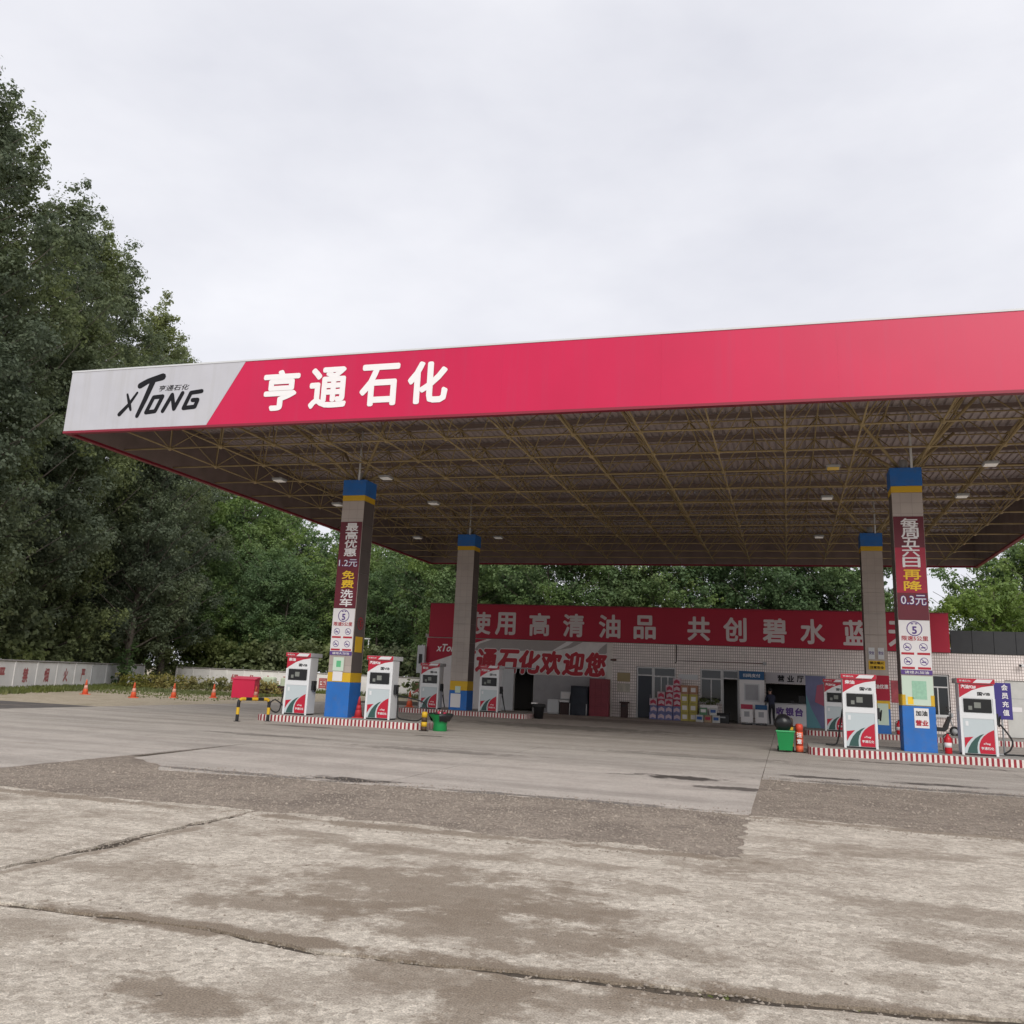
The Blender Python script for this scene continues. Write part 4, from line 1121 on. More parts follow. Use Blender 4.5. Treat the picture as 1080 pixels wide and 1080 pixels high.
# -------- things along the building front
def bxthing(name, label, cat, loc, parts, group=None, rz=0):
    t = thing(name, label, cat, loc, rz, group)
    for nm, mb, M in parts: mb.build(nm, M, t)
    return t
bxthing('storage_cabinet', 'small white cabinet against the grey wall left of the litter bin', 'cabinet', (-11.3, 46.0, 0),
        [('carcass', MB().bbox(-.3, .3, -.22, .22, .06, .70, .01), ALU), ('door_panel', MB().bbox(-.28, -.01, -.235, -.222, .09, .67, .004), LGREY), ('door_panel', MB().bbox(.01, .28, -.235, -.222, .09, .67, .004), LGREY), ('foot', MB().box(-.28, .28, -.2, .2, 0, .06), GREY)])
BROWN = mat('brown_plastic', (.045, .022, .02), rough=.6)
bxthing('sign_bin', 'dark brown box with a white framed sign standing on top', 'bin', (-10.65, 45.9, 0),
        [('body', MB().bbox(-.27, .27, -.22, .22, .0, .58, .02), BROWN), ('lid', MB().bbox(-.31, .31, -.26, .26, .585, .70, .02), ALU), ('sign_frame', MB().box(-.3, .3, -.02, .02, .74, 1.10), ALU), ('sign_face', MB().box(-.25, .25, -.026, -.021, .79, 1.05), PALE), ('stem', MB().box(-.03, .03, -.015, .015, .70, .74), GREY)])
TARP = mat('tarp_dark', (.028, .033, .045), rough=.7, var=.2, vscale=3)
mb = MB(); q = random.Random(4)
t = thing('covered_stack', 'tall stack under a dark tarpaulin beside the red cabinet', 'tarpaulin', (-9.95, 45.75, 0))
prof = []
for k in range(9):
    z = 1.38 * k / 8
    ring_ = []
    for a in range(20):
        th = 2 * PI * a / 20
        ex = .48 * (1 - .12 * (k / 8) ** 2) * (1 + .05 * math.sin(3 * th + k) + q.uniform(-.03, .03)); ey = .36 * (1 + .06 * math.sin(4 * th + 2 * k))
        c_, s_ = math.cos(th), math.sin(th); pw = .55
        ring_.append((math.copysign(abs(c_) ** pw, c_) * ex, math.copysign(abs(s_) ** pw, s_) * ey, z + (q.uniform(-.05, .05) if k == 8 else 0)))
    prof += ring_
fs = [(k * 20 + a, k * 20 + (a + 1) % 20, (k + 1) * 20 + (a + 1) % 20, (k + 1) * 20 + a) for k in range(8) for a in range(20)] + [list(range(160, 180))]
mb.add(prof, fs, 0, True); mb.build('tarpaulin', TARP, t)
for s in (-.42, .42): MB().tube([(s, -.3, 0), (s, -.3, .55)], .02, 6).build('stake', ALU, t)
SHELFRED = mat('cabinet_red', (.22, .03, .045), rough=.5, var=.12, vscale=3)
bxthing('red_cabinet', 'tall red metal cabinet standing left of the tiled wall', 'cabinet', (-8.95, 45.85, 0),
        [('carcass', MB().bbox(-.48, .48, -.25, .25, 0, 1.80, .015), SHELFRED)] + [('drawer_front', MB().bbox(-.45 + .3 * i, -.17 + .3 * i, -.268, -.252, .1 + .42 * k, .48 + .42 * k, .006), SHELFRED) for i in range(3) for k in range(4)])
bxthing('pedestal_bin', 'slim brown litter bin by the pale pillar near the dark door', 'bin', (-7.72, 45.9, 0),
        [('body', MB().bbox(-.16, .16, -.16, .16, 0, .68, .02), BROWN), ('lid', MB().bbox(-.22, .22, -.2, .2, .685, .76, .02), BROWN), ('slot', MB().box(-.1, .1, -.166, -.161, .52, .6), BLACK)])
# cartons stacked before the first window
PAYB0 = mat('print_blue', (.03, .10, .3), rough=.6)
CPUR, CRED, CWHT, CYEL = mat('carton_blue', (.16, .17, .34), rough=.6, var=.2, vscale=4), mat('carton_red', (.42, .04, .08), rough=.6, var=.2, vscale=4), mat('carton_pink', (.55, .42, .46), rough=.6, var=.1), mat('carton_yellow', (.45, .38, .10), rough=.6, var=.2, vscale=4)
stack = [(-6.25, 3, 'b'), (-5.87, 4, 'm'), (-5.49, 5, 'm'), (-5.12, 6, 'm')]
rown = ['bottom row', 'second row', 'third row', 'fourth row', 'fifth row', 'top row']
cord = ['leftmost', 'second', 'third', 'rightmost']
for ci, (x, n, k_) in enumerate(stack):
    for k in range(n):
        M1 = CPUR if k < 2 else (CRED if (k + ci) % 2 else CWHT); M2 = CWHT if M1 is not CWHT else CRED
        nm = 'blue' if k < 2 else ('red' if M1 is CRED else 'pale pink')
        t = thing('carton', f'{nm} carton in the {rown[k]} of the {cord[ci]} pile before the window', 'carton', (x + rng.uniform(-.012, .012), 45.75 + rng.uniform(-.06, .06), .33 * k), rng.uniform(-.05, .05), 'cartons stacked under the shop window')
        MB().bbox(-.18, .18, -.2, .2, .004, .325, .006, seg=1).build('box', M1, t)
        MB().prism_xz([(-.14, .05), (0, .12), (.14, .05), (.14, .2), (0, .28), (-.14, .2)], -.206, -.201).build('label_print', M2, t)
        MB().box(-.18, .18, -.02, .02, .3255, .328).build('tape', PALE, t)
for i in range(2):
    for k in range(4):
        M1 = CYEL if k < 3 else mat('carton_tan', (.38, .2, .12), rough=.6)
        t = thing('oil_carton', f'{"yellow" if k < 3 else "tan"} oil carton in the {rown[k] if k < 3 else "top row"} of the {"left" if i == 0 else "right"} yellow pile', 'carton', (-4.75 + .41 * i, 45.75 + rng.uniform(-.05, .05), .42 * k), rng.uniform(-.04, .04), 'yellow cartons between the windows')
        MB().bbox(-.19, .19, -.2, .2, .004, .415, .006, seg=1).build('box', M1, t)
        MB().box(-.11, .11, -.206, -.201, .1, .3).build('label_print', PALE, t)
        MB().box(-.19, .19, -.02, .02, .4155, .418).build('tape', PALE, t)
# planter of flowers at the second window and a dark crate
t = thing('flower_planter', 'low white planter with dark plants under the second window', 'planter', (-3.62, 45.9, 0))
MB().bbox(-.42, .42, -.2, .2, .12, .80, .02).build('trough', PALE, t)
for s in (-.34, .34): MB().box(s - .04, s + .04, -.18, .18, 0, .119).build('foot', GREY, t)
q = np.random.default_rng(5)
c_ = np.stack([q.uniform(-.42, .42, 26), q.uniform(-.14, .14, 26), q.uniform(.82, 1.1, 26)], 1)
put('plants', leaf_mesh('plants', leaf_cloud(c_, [.10] * 26, 24, .04, 6), LEAF_TALL), t)
CRT = [mat('crate_white', (.5, .5, .48), rough=.6, var=.1), mat('crate_green', (.10, .22, .12), rough=.6, var=.1), mat('crate_tan', (.34, .24, .15), rough=.7, var=.15)]
for k, (x, z, ci, lab) in enumerate(((-4.0, 0, 0, 'white water carton on the floor under the second window, left'), (-3.62, 0, 2, 'tan carton on the floor under the second window, middle'), (-3.25, 0, 0, 'white water carton on the floor under the second window, right'), (-3.85, .34, 1, 'green carton on top of the pile under the second window'), (-3.4, .34, 0, 'white carton on top of the pile under the second window'))):
    t = thing('water_carton', lab, 'carton', (x, 45.35, z), (k - 2) * .05, 'cartons under the second window')
    MB().bbox(-.17, .17, -.16, .16, .004, .335, .006, seg=1).build('box', CRT[ci], t)
    MB().box(-.12, .12, -.166, -.161, .12, .26).build('label_print', [PAYB0, PALE, CRED][ci], t)
    MB().box(-.17, .17, -.02, .02, .3355, .338).build('tape', PALE, t)
bxthing('dark_crate', 'black crate on the floor beside the open doorway', 'crate', (-2.95, 45.6, 0),
        [('body', MB().bbox(-.28, .28, -.2, .2, 0, .40, .02), BLACK), ('rim', MB().bbox(-.31, .31, -.23, .23, .402, .46, .02), BLACK), ('front_slot', MB().box(-.12, .12, -.206, -.201, .24, .3), GREY)])
# tall payment board (code left out) and two small stands
PAYB = mat('pay_blue', (.015, .09, .22), rough=.5)
t = bxthing('payment_board', 'tall white payment board with blue header beside the cashier window', 'board', (-1.63, 46.1, 0),
        [('panel', MB().bbox(-.58, .58, -.03, .03, .30, 2.06, .008), POSTW), ('header', MB().bbox(-.58, .58, -.04, .03, 2.065, 2.46, .008), PAYB), ('foot', MB().bbox(-.5, .5, -.2, .2, 0, .06, .01), GREY), ('post', MB().box(-.05, .05, -.02, .02, .06, .30), GREY), ('frame', MB().box(-.36, .36, -.038, -.0305, 1.05, 1.88), LGREY), ('grey_field', MB().box(-.3, .3, -.043, -.0385, 1.12, 1.82), mat('faded_print', (.36, .36, .38), rough=.6, var=.1))])
letter('lettering', '扫码支付', .16, LETW, t, (0, -.042, 2.26), bold=.02, width=.8)
for x, M1, lab in ((-1.85, CRED, 'small payment stand with red header before the white board'), (-1.2, PAYB, 'small payment stand with blue header before the white board')):
    bxthing('payment_stand', lab, 'stand', (x, 45.45, 0), [('panel', MB().bbox(-.27, .27, -.02, .02, .10, .70, .006), POSTW), ('header', MB().bbox(-.27, .27, -.025, .02, .703, .92, .006), M1), ('foot', MB().bbox(-.25, .25, -.16, .16, 0, .04, .01), BLACK), ('stem', MB().box(-.04, .04, -.015, .015, .04, .10), GREY), ('grey_field', MB().box(-.12, .12, -.026, -.0205, .36, .6), mat('faded_print', (.36, .36, .38)))], 'pair of small payment stands')
# roll-up poster
PST = mat('poster_blue', (.16, .17, .30), rough=.45, var=.25, vscale=1.2)
t = bxthing('rollup_poster', 'standing roll-up poster in blue and pink left of the shaded pump', 'poster stand', (1.18, 42.6, 0),
        [('sheet', MB().bbox(-.42, .42, -.01, .01, .08, 2.30, .004), PST), ('foot', MB().bbox(-.45, .45, -.12, .12, 0, .075, .01), GREY), ('top_rail', MB().tube([(-.44, 0, 2.31), (.44, 0, 2.31)], .02, 8), GREY), ('pink_field', MB().prism_xz([(-.05, 1.2), (.41, 1.0), (.41, 2.0), (.05, 1.9)], -.016, -.0115), mat('poster_pink', (.42, .10, .16), rough=.5)), ('teal_field', MB().prism_xz([(-.41, .1), (.2, .1), (-.2, .9), (-.41, 1.5)], -.016, -.0115), mat('poster_teal', (.12, .30, .34), rough=.5))])
# purple board by the right pump
t = bxthing('purple_board', 'narrow purple board with white characters behind the far right pump', 'board', (5.52, 28.0, .19),
        [('panel', MB().bbox(-.26, .26, -.02, .02, .92, 1.88, .006), mat('board_purple', (.05, .035, .22), rough=.5)), ('post', MB().tube([(0, .03, 0), (0, .03, 1.8)], .025, 8), GREY), ('foot', MB().bbox(-.2, .2, -.15, .2, 0, .03, .01), GREY)])
for k, ch in enumerate('会员充值'):
    letter('character', ch, .15, LETW, t, (.1, -.024, 1.76 - .22 * k), bold=.03)
# side poster of the right pump area: white card
# ================================================================== SMALL FORECOURT THINGS
def hoop(x, y, rz, label):
    t = thing('hoop_barrier', label, 'barrier', (x, y, 0), rz)
    YB_, KB_ = YELLOW, BLACK
    L, h, r, rc = 1.05, .66, .05, .12
    path = [(-L / 2, 0, 0), (-L / 2, 0, h - rc)] + [(-L / 2 + rc - rc * math.cos(a), 0, h - rc + rc * math.sin(a)) for a in (.4, .8, 1.2, PI / 2)] + [(L / 2 - rc + rc * math.sin(a), 0, h - rc + rc * math.cos(a)) for a in (0, .4, .8, 1.2, PI / 2)] + [(L / 2, 0, 0)]
    P = [Vector(p) for p in path]; seg = []
    # resample evenly, alternate bands
    Ls = [0]
    for a, b in zip(P[:-1], P[1:]): Ls.append(Ls[-1] + (b - a).length)
    def atl(s):
        for i in range(len(P) - 1):
            if s <= Ls[i + 1] + 1e-9: return P[i].lerp(P[i + 1], (s - Ls[i]) / max(1e-9, Ls[i + 1] - Ls[i]))
        return P[-1]
    n = 11; T = Ls[-1]
    for k in range(n):
        MB().tube([atl(T * (k + j / 6) / n) for j in range(7)], r, 10, caps=k in (0, n - 1)).build('band', KB_ if k % 2 == 0 else YB_, t)
    for s in (-1, 1): MB().lathe([(.1, 0), (.1, .012)], 12, c=(s * L / 2, 0, 0)).build('base_flange', KB_, t)
    return t
hoop(-15.75, 25.45, R(62), 'black and yellow hoop barrier at the left end of the front left island')
def bollard(x, y, label, M1, M2, h, r):
    t = thing('bollard', label, 'bollard', (x, y, 0))
    n = 4
    for k in range(n): MB().lathe([(r, h * k / n), (r, h * (k + 1) / n - .001)] + ([(r * .6, h + .03)] if k == n - 1 else []), 12).build('band', M1 if k % 2 == 0 else M2, t)
    MB().lathe([(r * 1.7, 0), (r * 1.7, .015)], 12).build('base_flange', BLACK, t)
    return t
bollard(-10.3, 25.95, 'short black and yellow bollard beside the green bin', mat('bollard_dark', (.06, .035, .02), rough=.6), YELLOW, .52, .085)
t = bollard(.28, 26.9, 'orange bollard with white lettering beside the green wheelie bin', ORANGE, mat('bollard_red', (.55, .06, .03), rough=.5), .72, .10)
for k, ch in enumerate('注意'):
    letter('character', ch, .12, LETW, t, (0, -.108, .46 - .17 * k), bold=.03)
bollard(.05, 27.35, 'short yellow bollard tucked behind the green wheelie bin', YELLOW, mat('bollard_dark', (.06, .035, .02), rough=.6), .85, .08)
# flared green bin with black liner
t = thing('flared_bin', 'green bin with flared mouth and black liner by the front left island', 'bin', (-9.95, 26.35, 0))
MB().lathe([(.20, 0), (.215, .02), (.20, .20), (.24, .34), (.36, .47), (.37, .50), (.34, .50), (.22, .34), (.17, .05)], 20).build('bucket', BIN_GREEN, t)
MB().lathe([(.345, .505), (.355, .49), (.30, .36), (.26, .24), (.25, .235)], 20).build('liner', BLACK, t) if False else None
mb = MB(); q = random.Random(3)
vs = []
for i, (r_, z_) in enumerate(((.30, .46), (.352, .515), (.385, .49), (.345, .40), (.275, .30))):
    for k in range(24):
        a = 2 * PI * k / 24; jj = q.uniform(-.012, .012)
        vs.append(((r_ + jj) * math.cos(a), (r_ + jj) * math.sin(a), z_ + (q.uniform(-.05, .03) if i == 4 else 0)))
mb.add(vs, [(i * 24 + k, i * 24 + (k + 1) % 24, (i + 1) * 24 + (k + 1) % 24, (i + 1) * 24 + k) for i in range(4) for k in range(24) if not (i >= 2 and 13 <= k <= 18)], 0, True)
mb.build('liner', BLACK, t)
for k in range(5): MB().bbox(-.14 + .06 * k, -.07 + .06 * k, -.1 + .03 * (k % 3), .05 + .03 * (k % 2), .42, .55 + .02 * (k % 2), .01).build('rubbish', [BROWN, CRED, PALE, BROWN, CRED][k], t)
# wheelie bin, lid folded back
t = thing('wheelie_bin', 'green wheelie bin with black bag beside the orange bollard', 'bin', (-.08, 26.75, 0))
mb = MB(); mb.add([(-.17, -.19, .05), (.17, -.19, .05), (.17, .19, .05), (-.17, .19, .05), (-.23, -.25, .54), (.23, -.25, .54), (.23, .25, .54), (-.23, .25, .54)], [(3, 2, 1, 0), (0, 1, 5, 4), (1, 2, 6, 5), (2, 3, 7, 6), (3, 0, 4, 7)])
mb.build('body', BIN_GREEN, t)
MB().bbox(-.25, .25, -.27, .27, .525, .565, .012).build('rim', mat('bin_rim_green', (.06, .36, .14), rough=.45), t)
for s in (-.2, .2): MB().lathe([(.07, -.02), (.07, .02)], 14).build('wheel', RUBBER, t, (s, .22, .07), (0, PI / 2, 0))
mb = MB(); q = random.Random(9); vs = []
for i in range(7):
    ph = PI * (i + .6) / 7.4
    for k in range(16):
        a = 2 * PI * k / 16; rr = 1 + q.uniform(-.12, .12)
        vs.append((-.05 + .24 * rr * math.sin(ph) * math.cos(a), .22 * rr * math.sin(ph) * math.sin(a), .76 + .24 * math.cos(ph)))
mb.add(vs, [(i * 16 + k, (i + 1) * 16 + k, (i + 1) * 16 + (k + 1) % 16, i * 16 + (k + 1) % 16) for i in range(6) for k in range(16)] + [list(range(16))], 0, True)
mb.build('rubbish_bag', mat('bag_black', (.012, .012, .014), rough=.28), t)
# black bin at the rear left island
bxthing('black_bin', 'black open bin at the right end of the rear left island', 'bin', (-10.25, 39.0, 0),
        [('bucket', MB().lathe([(.19, 0), (.24, .52), (.27, .55), (.27, .60), (.24, .60), (.2, .3)], 18), BLACK), ('liner', MB().lathe([(.30, .46), (.29, .60), (.25, .615), (.22, .52)], 18), RUBBER), ('paper', MB().bbox(-.32, -.08, -.1, .1, .60, .66, .01), PALE)])
# extinguishers and cones on the islands
def extinguisher(x, y, label):
    t = thing('fire_extinguisher', label, 'extinguisher', (x, y, .185), 0, 'fire extinguishers beside the columns')
    MB().lathe([(.085, 0), (.09, .02), (.09, .36), (.075, .42), (.035, .46), (.03, .50)], 16).build('cylinder', EXTRED, t)
    MB().bbox(-.02, .1, -.015, .015, .50, .54, .006).build('handle', BLACK, t)
    hose(t, [(-.02, 0, .5), (-.11, 0, .42), (-.12, 0, .2), (-.11, 0, .08)], .013)
    MB().lathe([(.091, .16), (.091, .28)], 16).build('band', POSTW, t)
extinguisher(4.02, 27.15, 'red fire extinguisher right of the front right column')
extinguisher(4.02, 38.5, 'red fire extinguisher right of the rear right column')
CONEW = mat('cone_white', (.66, .62, .6), rough=.5)
def cone(x, y, z, h, label, M=ORANGE, group='traffic cones'):
    SL = mat('cone_sleeve', (.66, .34, .27), rough=.5) if M is ORANGE else M
    t = thing('traffic_cone', label, 'cone', (x, y, z), rng.uniform(0, 1.5), group)
    r = h * .2
    MB().bbox(-r * 1.35, r * 1.35, -r * 1.35, r * 1.35, 0, h * .05, .01).build('base', M, t)
    MB().lathe([(r, h * .05), (r * .74, h * .36), (r * .72, h * .38)], 16).build('shell', M, t)
    MB().lathe([(r * .725, h * .381), (r * .50, h * .62)], 16).build('sleeve', SL, t)
    MB().lathe([(r * .495, h * .621), (r * .17, h * .98), (r * .12, h)], 16).build('tip', M, t)
CR = mat('cone_red', (.48, .03, .04), rough=.5, dirt=.25, dscale=6)
cone(-13.12, 27.35, .185, .66, 'dark red cone standing between the front left column and the petrol pump', CR, 'cones on the islands')
cone(-14.3 - 1.9, 38.9, .185, .72, 'faded red cone behind the front left petrol pump', ORANGE, 'cones on the islands')
zg = -.045
cone(-33.3, 38.4, zg, .72, 'orange cone nearest the white wall slogan on the left')
cone(-29.9, 37.7, zg, .72, 'orange cone at the start of the low hedge, second from the left')
cone(-29.5, 40.2, zg, .72, 'orange cone in front of the low hedge, third from the left')
cone(-29.1, 43.0, zg, .72, 'orange cone in front of the hedge end, fourth from the left')
cone(-26.2, 42.4, zg, .72, 'orange cone beside the red box, rightmost in the yard')
# red sand box
t = thing('storage_box', 'bright red box with sloping lid near the back wall', 'box', (-28.6, 45.2, zg), R(14))
FR = mat('box_red', (.62, .015, .07), rough=.4)
MB().bbox(-.62, .62, -.42, .42, 0, .98, .015).build('body', FR, t)
mb = MB(); mb.add([(-.65, -.45, .985), (.65, -.45, .985), (.65, .45, .985), (-.65, .45, .985), (-.65, -.45, 1.03), (.65, -.45, 1.03), (.65, .45, 1.16), (-.65, .45, 1.16)], [(3, 2, 1, 0), (4, 5, 6, 7), (0, 1, 5, 4), (1, 2, 6, 5), (2, 3, 7, 6), (3, 0, 4, 7)]); mb.build('lid', FR, t)
# garden tubs by the back wall (green and white)
for k, (x, lab) in enumerate(((-31.6, 'white sack on a low green crate, left of the pair by the back wall'), (-30.3, 'white sack on a low green crate, right of the pair by the back wall'))):
    t = thing('planting_crate', lab, 'crate', (x, 52.6, zg), 0, 'crates by the back wall')
    for s in range(3): MB().box(-.55, .55, -.3, -.27, .06 + .2 * s, .2 + .2 * s).build('slat', BROWN, t)
    for s in (-.52, .52): MB().box(s - .03, s + .03, -.268, .27, 0, .64).build('post', BIN_GREEN, t)
    MB().box(-.55, .55, -.268, .3, .3, .36).build('shelf', BROWN, t)
    MB().bbox(-.42, .42, -.24, .24, .362, 1.12, .12, seg=3).build('sack', mat('sack_pale', (.5, .56, .42), rough=.8, var=.15), t)

# ---------------------------------------------------------------- scooter by the right window
t = thing('parked_scooter', 'black electric scooter parked under the right window behind the island', 'scooter', (6.25, 44.3, 0), R(8))
for x in (-.62, .62):
    w = MB().torus((x, 0, .22), .17, .05, 'Y', 20, 8).build('wheel', RUBBER, t); w.name = 'wheel'
    MB().lathe([(.12, -.03), (.12, .03)], 14).build('rim', GREY, w, (x, 0, .22), (PI / 2, 0, 0))
mb = MB(); mb.prism_xz([(-.85, .42), (-.45, .22), (.18, .20), (.30, .30), (.48, .80), (.40, .84), (.16, .36), (-.12, .38), (-.20, .62), (-.80, .62)], -.14, .14); mb.build('body', BLACK, t)
MB().bbox(-.82, -.12, -.15, .15, .625, .74, .04).build('seat', RUBBER, t)
MB().tube([(.62, 0, .22), (.50, 0, .62), (.42, 0, 1.02)], .03, 8).build('fork', GREY, t)
MB().tube([(.40, -.33, 1.06), (.43, 0, 1.02), (.40, .33, 1.06)], .018, 8).build('handlebar', BLACK, t)
MB().bbox(.47, .58, -.12, .12, .80, .98, .03).build('headlight', GREY, t)
for s in (-.24, .24): MB().bbox(.41, .43, s - .06, s + .06, 1.14, 1.24, .006).build('mirror', BLACK, t)
MB().bbox(-1.02, -.80, -.16, .16, .66, .98, .03).build('top_case', BLACK, t)

# ---------------------------------------------------------------- attendant at the cashier counter
def person(loc, rz):
    t = thing('person', 'person in dark navy work clothes leaning over the cashier counter', 'person', loc, rz)
    joints = {'pel': (0, 0, .93, .125, .10), 'bel': (0, -.03, 1.05, .13, .095), 'che': (0, -.12, 1.26, .155, .11), 'nek': (0, -.19, 1.42, .055, .055), 'hd0': (0, -.22, 1.50, .07, .08), 'hd1': (0, -.235, 1.60, .078, .092), 'hd2': (0, -.23, 1.68, .05, .06)}
    edges = [('pel', 'bel'), ('bel', 'che'), ('che', 'nek'), ('nek', 'hd0'), ('hd0', 'hd1'), ('hd1', 'hd2')]
    for s, n in ((-1, 'l'), (1, 'r')):
        J = {'sh': (s * .17, -.13, 1.35, .062, .062), 'el': (s * .24, -.28 if s < 0 else -.20, 1.12, .045, .045), 'wr': (s * .16, -.50, 1.08, .032, .028), 'ha': (s * .14, -.58, 1.07, .042, .02),
             'hp': (s * .09, 0, .88, .085, .09), 'kn': (s * .11, -.03 + .04 * s, .49, .06, .062), 'an': (s * .12, .03 + .06 * s, .09, .042, .045), 'to': (s * .13, -.10 + .06 * s, .04, .042, .035)}
        for k_, v in J.items(): joints[n + k_] = v
        edges += [('che', n + 'sh'), (n + 'sh', n + 'el'), (n + 'el', n + 'wr'), (n + 'wr', n + 'ha'), ('pel', n + 'hp'), (n + 'hp', n + 'kn'), (n + 'kn', n + 'an'), (n + 'an', n + 'to')]
        tips = [(-.035, -.075, .0), (-.012, -.09, -.005), (.012, -.085, -.005), (.034, -.07, -.004)]
        for f, tp in enumerate(tips):
            a, b = n + 'f%d' % f, n + 'g%d' % f
            hx, hy, hz = J['ha'][:3]
            joints[a] = (hx + tp[0], hy + tp[1] * .55, hz + .004, .009, .009); joints[b] = (hx + tp[0] * 1.05, hy + tp[1], hz - .014, .008, .008)
            edges += [(n + 'ha', a), (a, b)]
        joints[n + 'th'] = (J['ha'][0] - s * .05, J['ha'][1] - .02, J['ha'][2] - .01, .010, .010); edges.append((n + 'ha', n + 'th'))
    names = list(joints); idx = {k: i for i, k in enumerate(names)}
    me = bpy.data.meshes.new('body'); me.from_pydata([joints[k][:3] for k in names], [(idx[a], idx[b]) for a, b in edges], [])
    ob = bpy.data.objects.new('body', me); COL.objects.link(ob)
    sk = ob.modifiers.new('skin', 'SKIN'); sk.use_smooth_shade = True
    for i, k in enumerate(names):
        me.skin_vertices[0].data[i].radius = joints[k][3:5]; me.skin_vertices[0].data[i].use_root = (k == 'pel')
    sb = ob.modifiers.new('sub', 'SUBSURF'); sb.levels = 1; sb.render_levels = 1
    bpy.context.view_layer.update()
    ev = ob.evaluated_get(bpy.context.evaluated_depsgraph_get())
    fin = bpy.data.meshes.new_from_object(ev)
    bpy.data.objects.remove(ob)
    for M in (mat('skin', (.36, .21, .15), rough=.6), mat('navy_shirt', (.022, .026, .05), rough=.8), mat('dark_trousers', (.015, .016, .02), rough=.85), mat('shoe_pale', (.4, .39, .38), rough=.6)):
        fin.materials.append(M)
    for p_ in fin.polygons:
        c = p_.center
        p_.material_index = 3 if c.z < .10 else 2 if c.z < .96 and not (abs(c.y) > .2) else 1 if (c.z < 1.43 and c.y > -.46) else 0
        p_.use_smooth = True
    b = put('body', fin, t)
    HAIR = mat('black_hair', (.012, .011, .011), rough=.6)
    MB().sphere((0, -.212, 1.635), .098, 14, 10, sc=(.92, 1.02, .95)).build('hair', HAIR, b)
    mb = MB(); mb.sphere((0, -.335, 1.565), .018, 8, 6, sc=(.7, 1, 1.3)); mb.build('nose', MATS['skin'], b)
    for s in (-1, 1):
        MB().sphere((s * .03, -.318, 1.592), .011, 8, 6).build('eye', BLACK, b)
        MB().sphere((s * .083, -.225, 1.575), .022, 8, 6, sc=(.4, .8, 1.2)).build('ear', MATS['skin'], b)
    MB().sphere((0, -.318, 1.527), .018, 8, 6, sc=(1.2, .4, .3)).build('mouth', mat('lip', (.25, .09, .07)), b)
    return t
person((-.72, 45.62, 0), R(180 + 20))

# ================================================================== BOUNDARY WALLS
WPAINT = mat('wall_paint', (.80, .78, .75), rough=.8, var=.08, vscale=1.0, dirt=.35, dscale=.7, dcol=(.3, .28, .24), bump=.2)
WGREY = mat('wall_grey', (.58, .58, .58), rough=.85, var=.1, vscale=1.0, dirt=.4, dscale=.7)
COPE = mat('coping', (.33, .31, .29), rough=.9, var=.15, vscale=3)
FADED = mat('faded_red_paint', (.42, .12, .12), rough=.75, var=.25, vscale=5)
def boundary(label, p, q_, n, texts, h=1.42, grey_from=99):
    a = Vector((*p, zg)); b = Vector((*q_, zg)); L = (b - a).length; ang = math.atan2(b.y - a.y, b.x - a.x)
    t = thing('boundary_wall', label, 'wall', a, ang)
    s = L / n
    for k in range(n):
        M = WGREY if k >= grey_from else WPAINT
        pn = MB().box(k * s + .06, (k + 1) * s - .06, -.05, .05, 0, h).build('panel', M, t)
        if k in texts:
            letter('character', texts[k], .72, FADED, pn, ((k + .5) * s, -.052, h * .52), bold=.04, width=.62)
        MB().bbox(k * s - .058, k * s + .058, -.09, .09, 0, h + .02, .01, seg=1).build('post', M, t)
        MB().bbox(k * s - .05, (k + 1) * s - .054, -.11, .11, h + .022, h + .10, .015, seg=1).build('coping', COPE, t)
    MB().bbox(L - .058, L + .058, -.09, .09, 0, h + .02, .01, seg=1).build('post', WPAINT, t)
    return t
boundary('white panelled boundary wall with red slogan running along the left yard', (-35.2, 31.0), (-47.0, 60.0), 11, {2: '严', 3: '禁', 4: '烟', 5: '火', 6: '严'}, grey_from=7)
boundary('white panelled back boundary wall with red slogan behind the hedge', (-46.2, 63.0), (-18.9, 63.0), 18, {3: '绿', 4: '化', 5: '与', 6: '明', 8: '国', 13: '安', 14: '全'}, h=1.38)

# ---------------------------------------------------------------- hedge, grass
def bush(name, label, cat, boxes, per, size, seed, M, dens=9, kind=None, group=None):
    q = np.random.default_rng(seed); cs = []; rs = []
    for (x0, x1, y0, y1, z0, z1) in boxes:
        n = int(max(6, (x1 - x0) * (y1 - y0) * (z1 - z0) * dens))
        cs.append(np.stack([q.uniform(x0, x1, n), q.uniform(y0, y1, n), q.uniform(z0, z1, n)], 1)); rs += [q.uniform(.18, .34)] * n
    V = leaf_cloud(np.concatenate(cs), rs, per, size, seed)
    return tag(put(name, leaf_mesh(name, V, M)), label, cat, group, kind)
t = thing('low_hedge', 'low yellow green hedge between the orange cones and the back wall', 'hedge', (0, 0, 0))
for k in range(9):
    x = -40.2 + k * 1.15
    q = np.random.default_rng(50 + k); n = 44
    c_ = np.stack([q.uniform(x - .6, x + .6, n), q.uniform(50.4, 51.8, n) + (x + 36) * .25, q.uniform(.1, .72 + .2 * q.random(), n)], 1)
    put('shrub', leaf_mesh('shrub', leaf_cloud(c_, [.24] * n, 26, .065, 60 + k), LEAF_HEDGE), t)
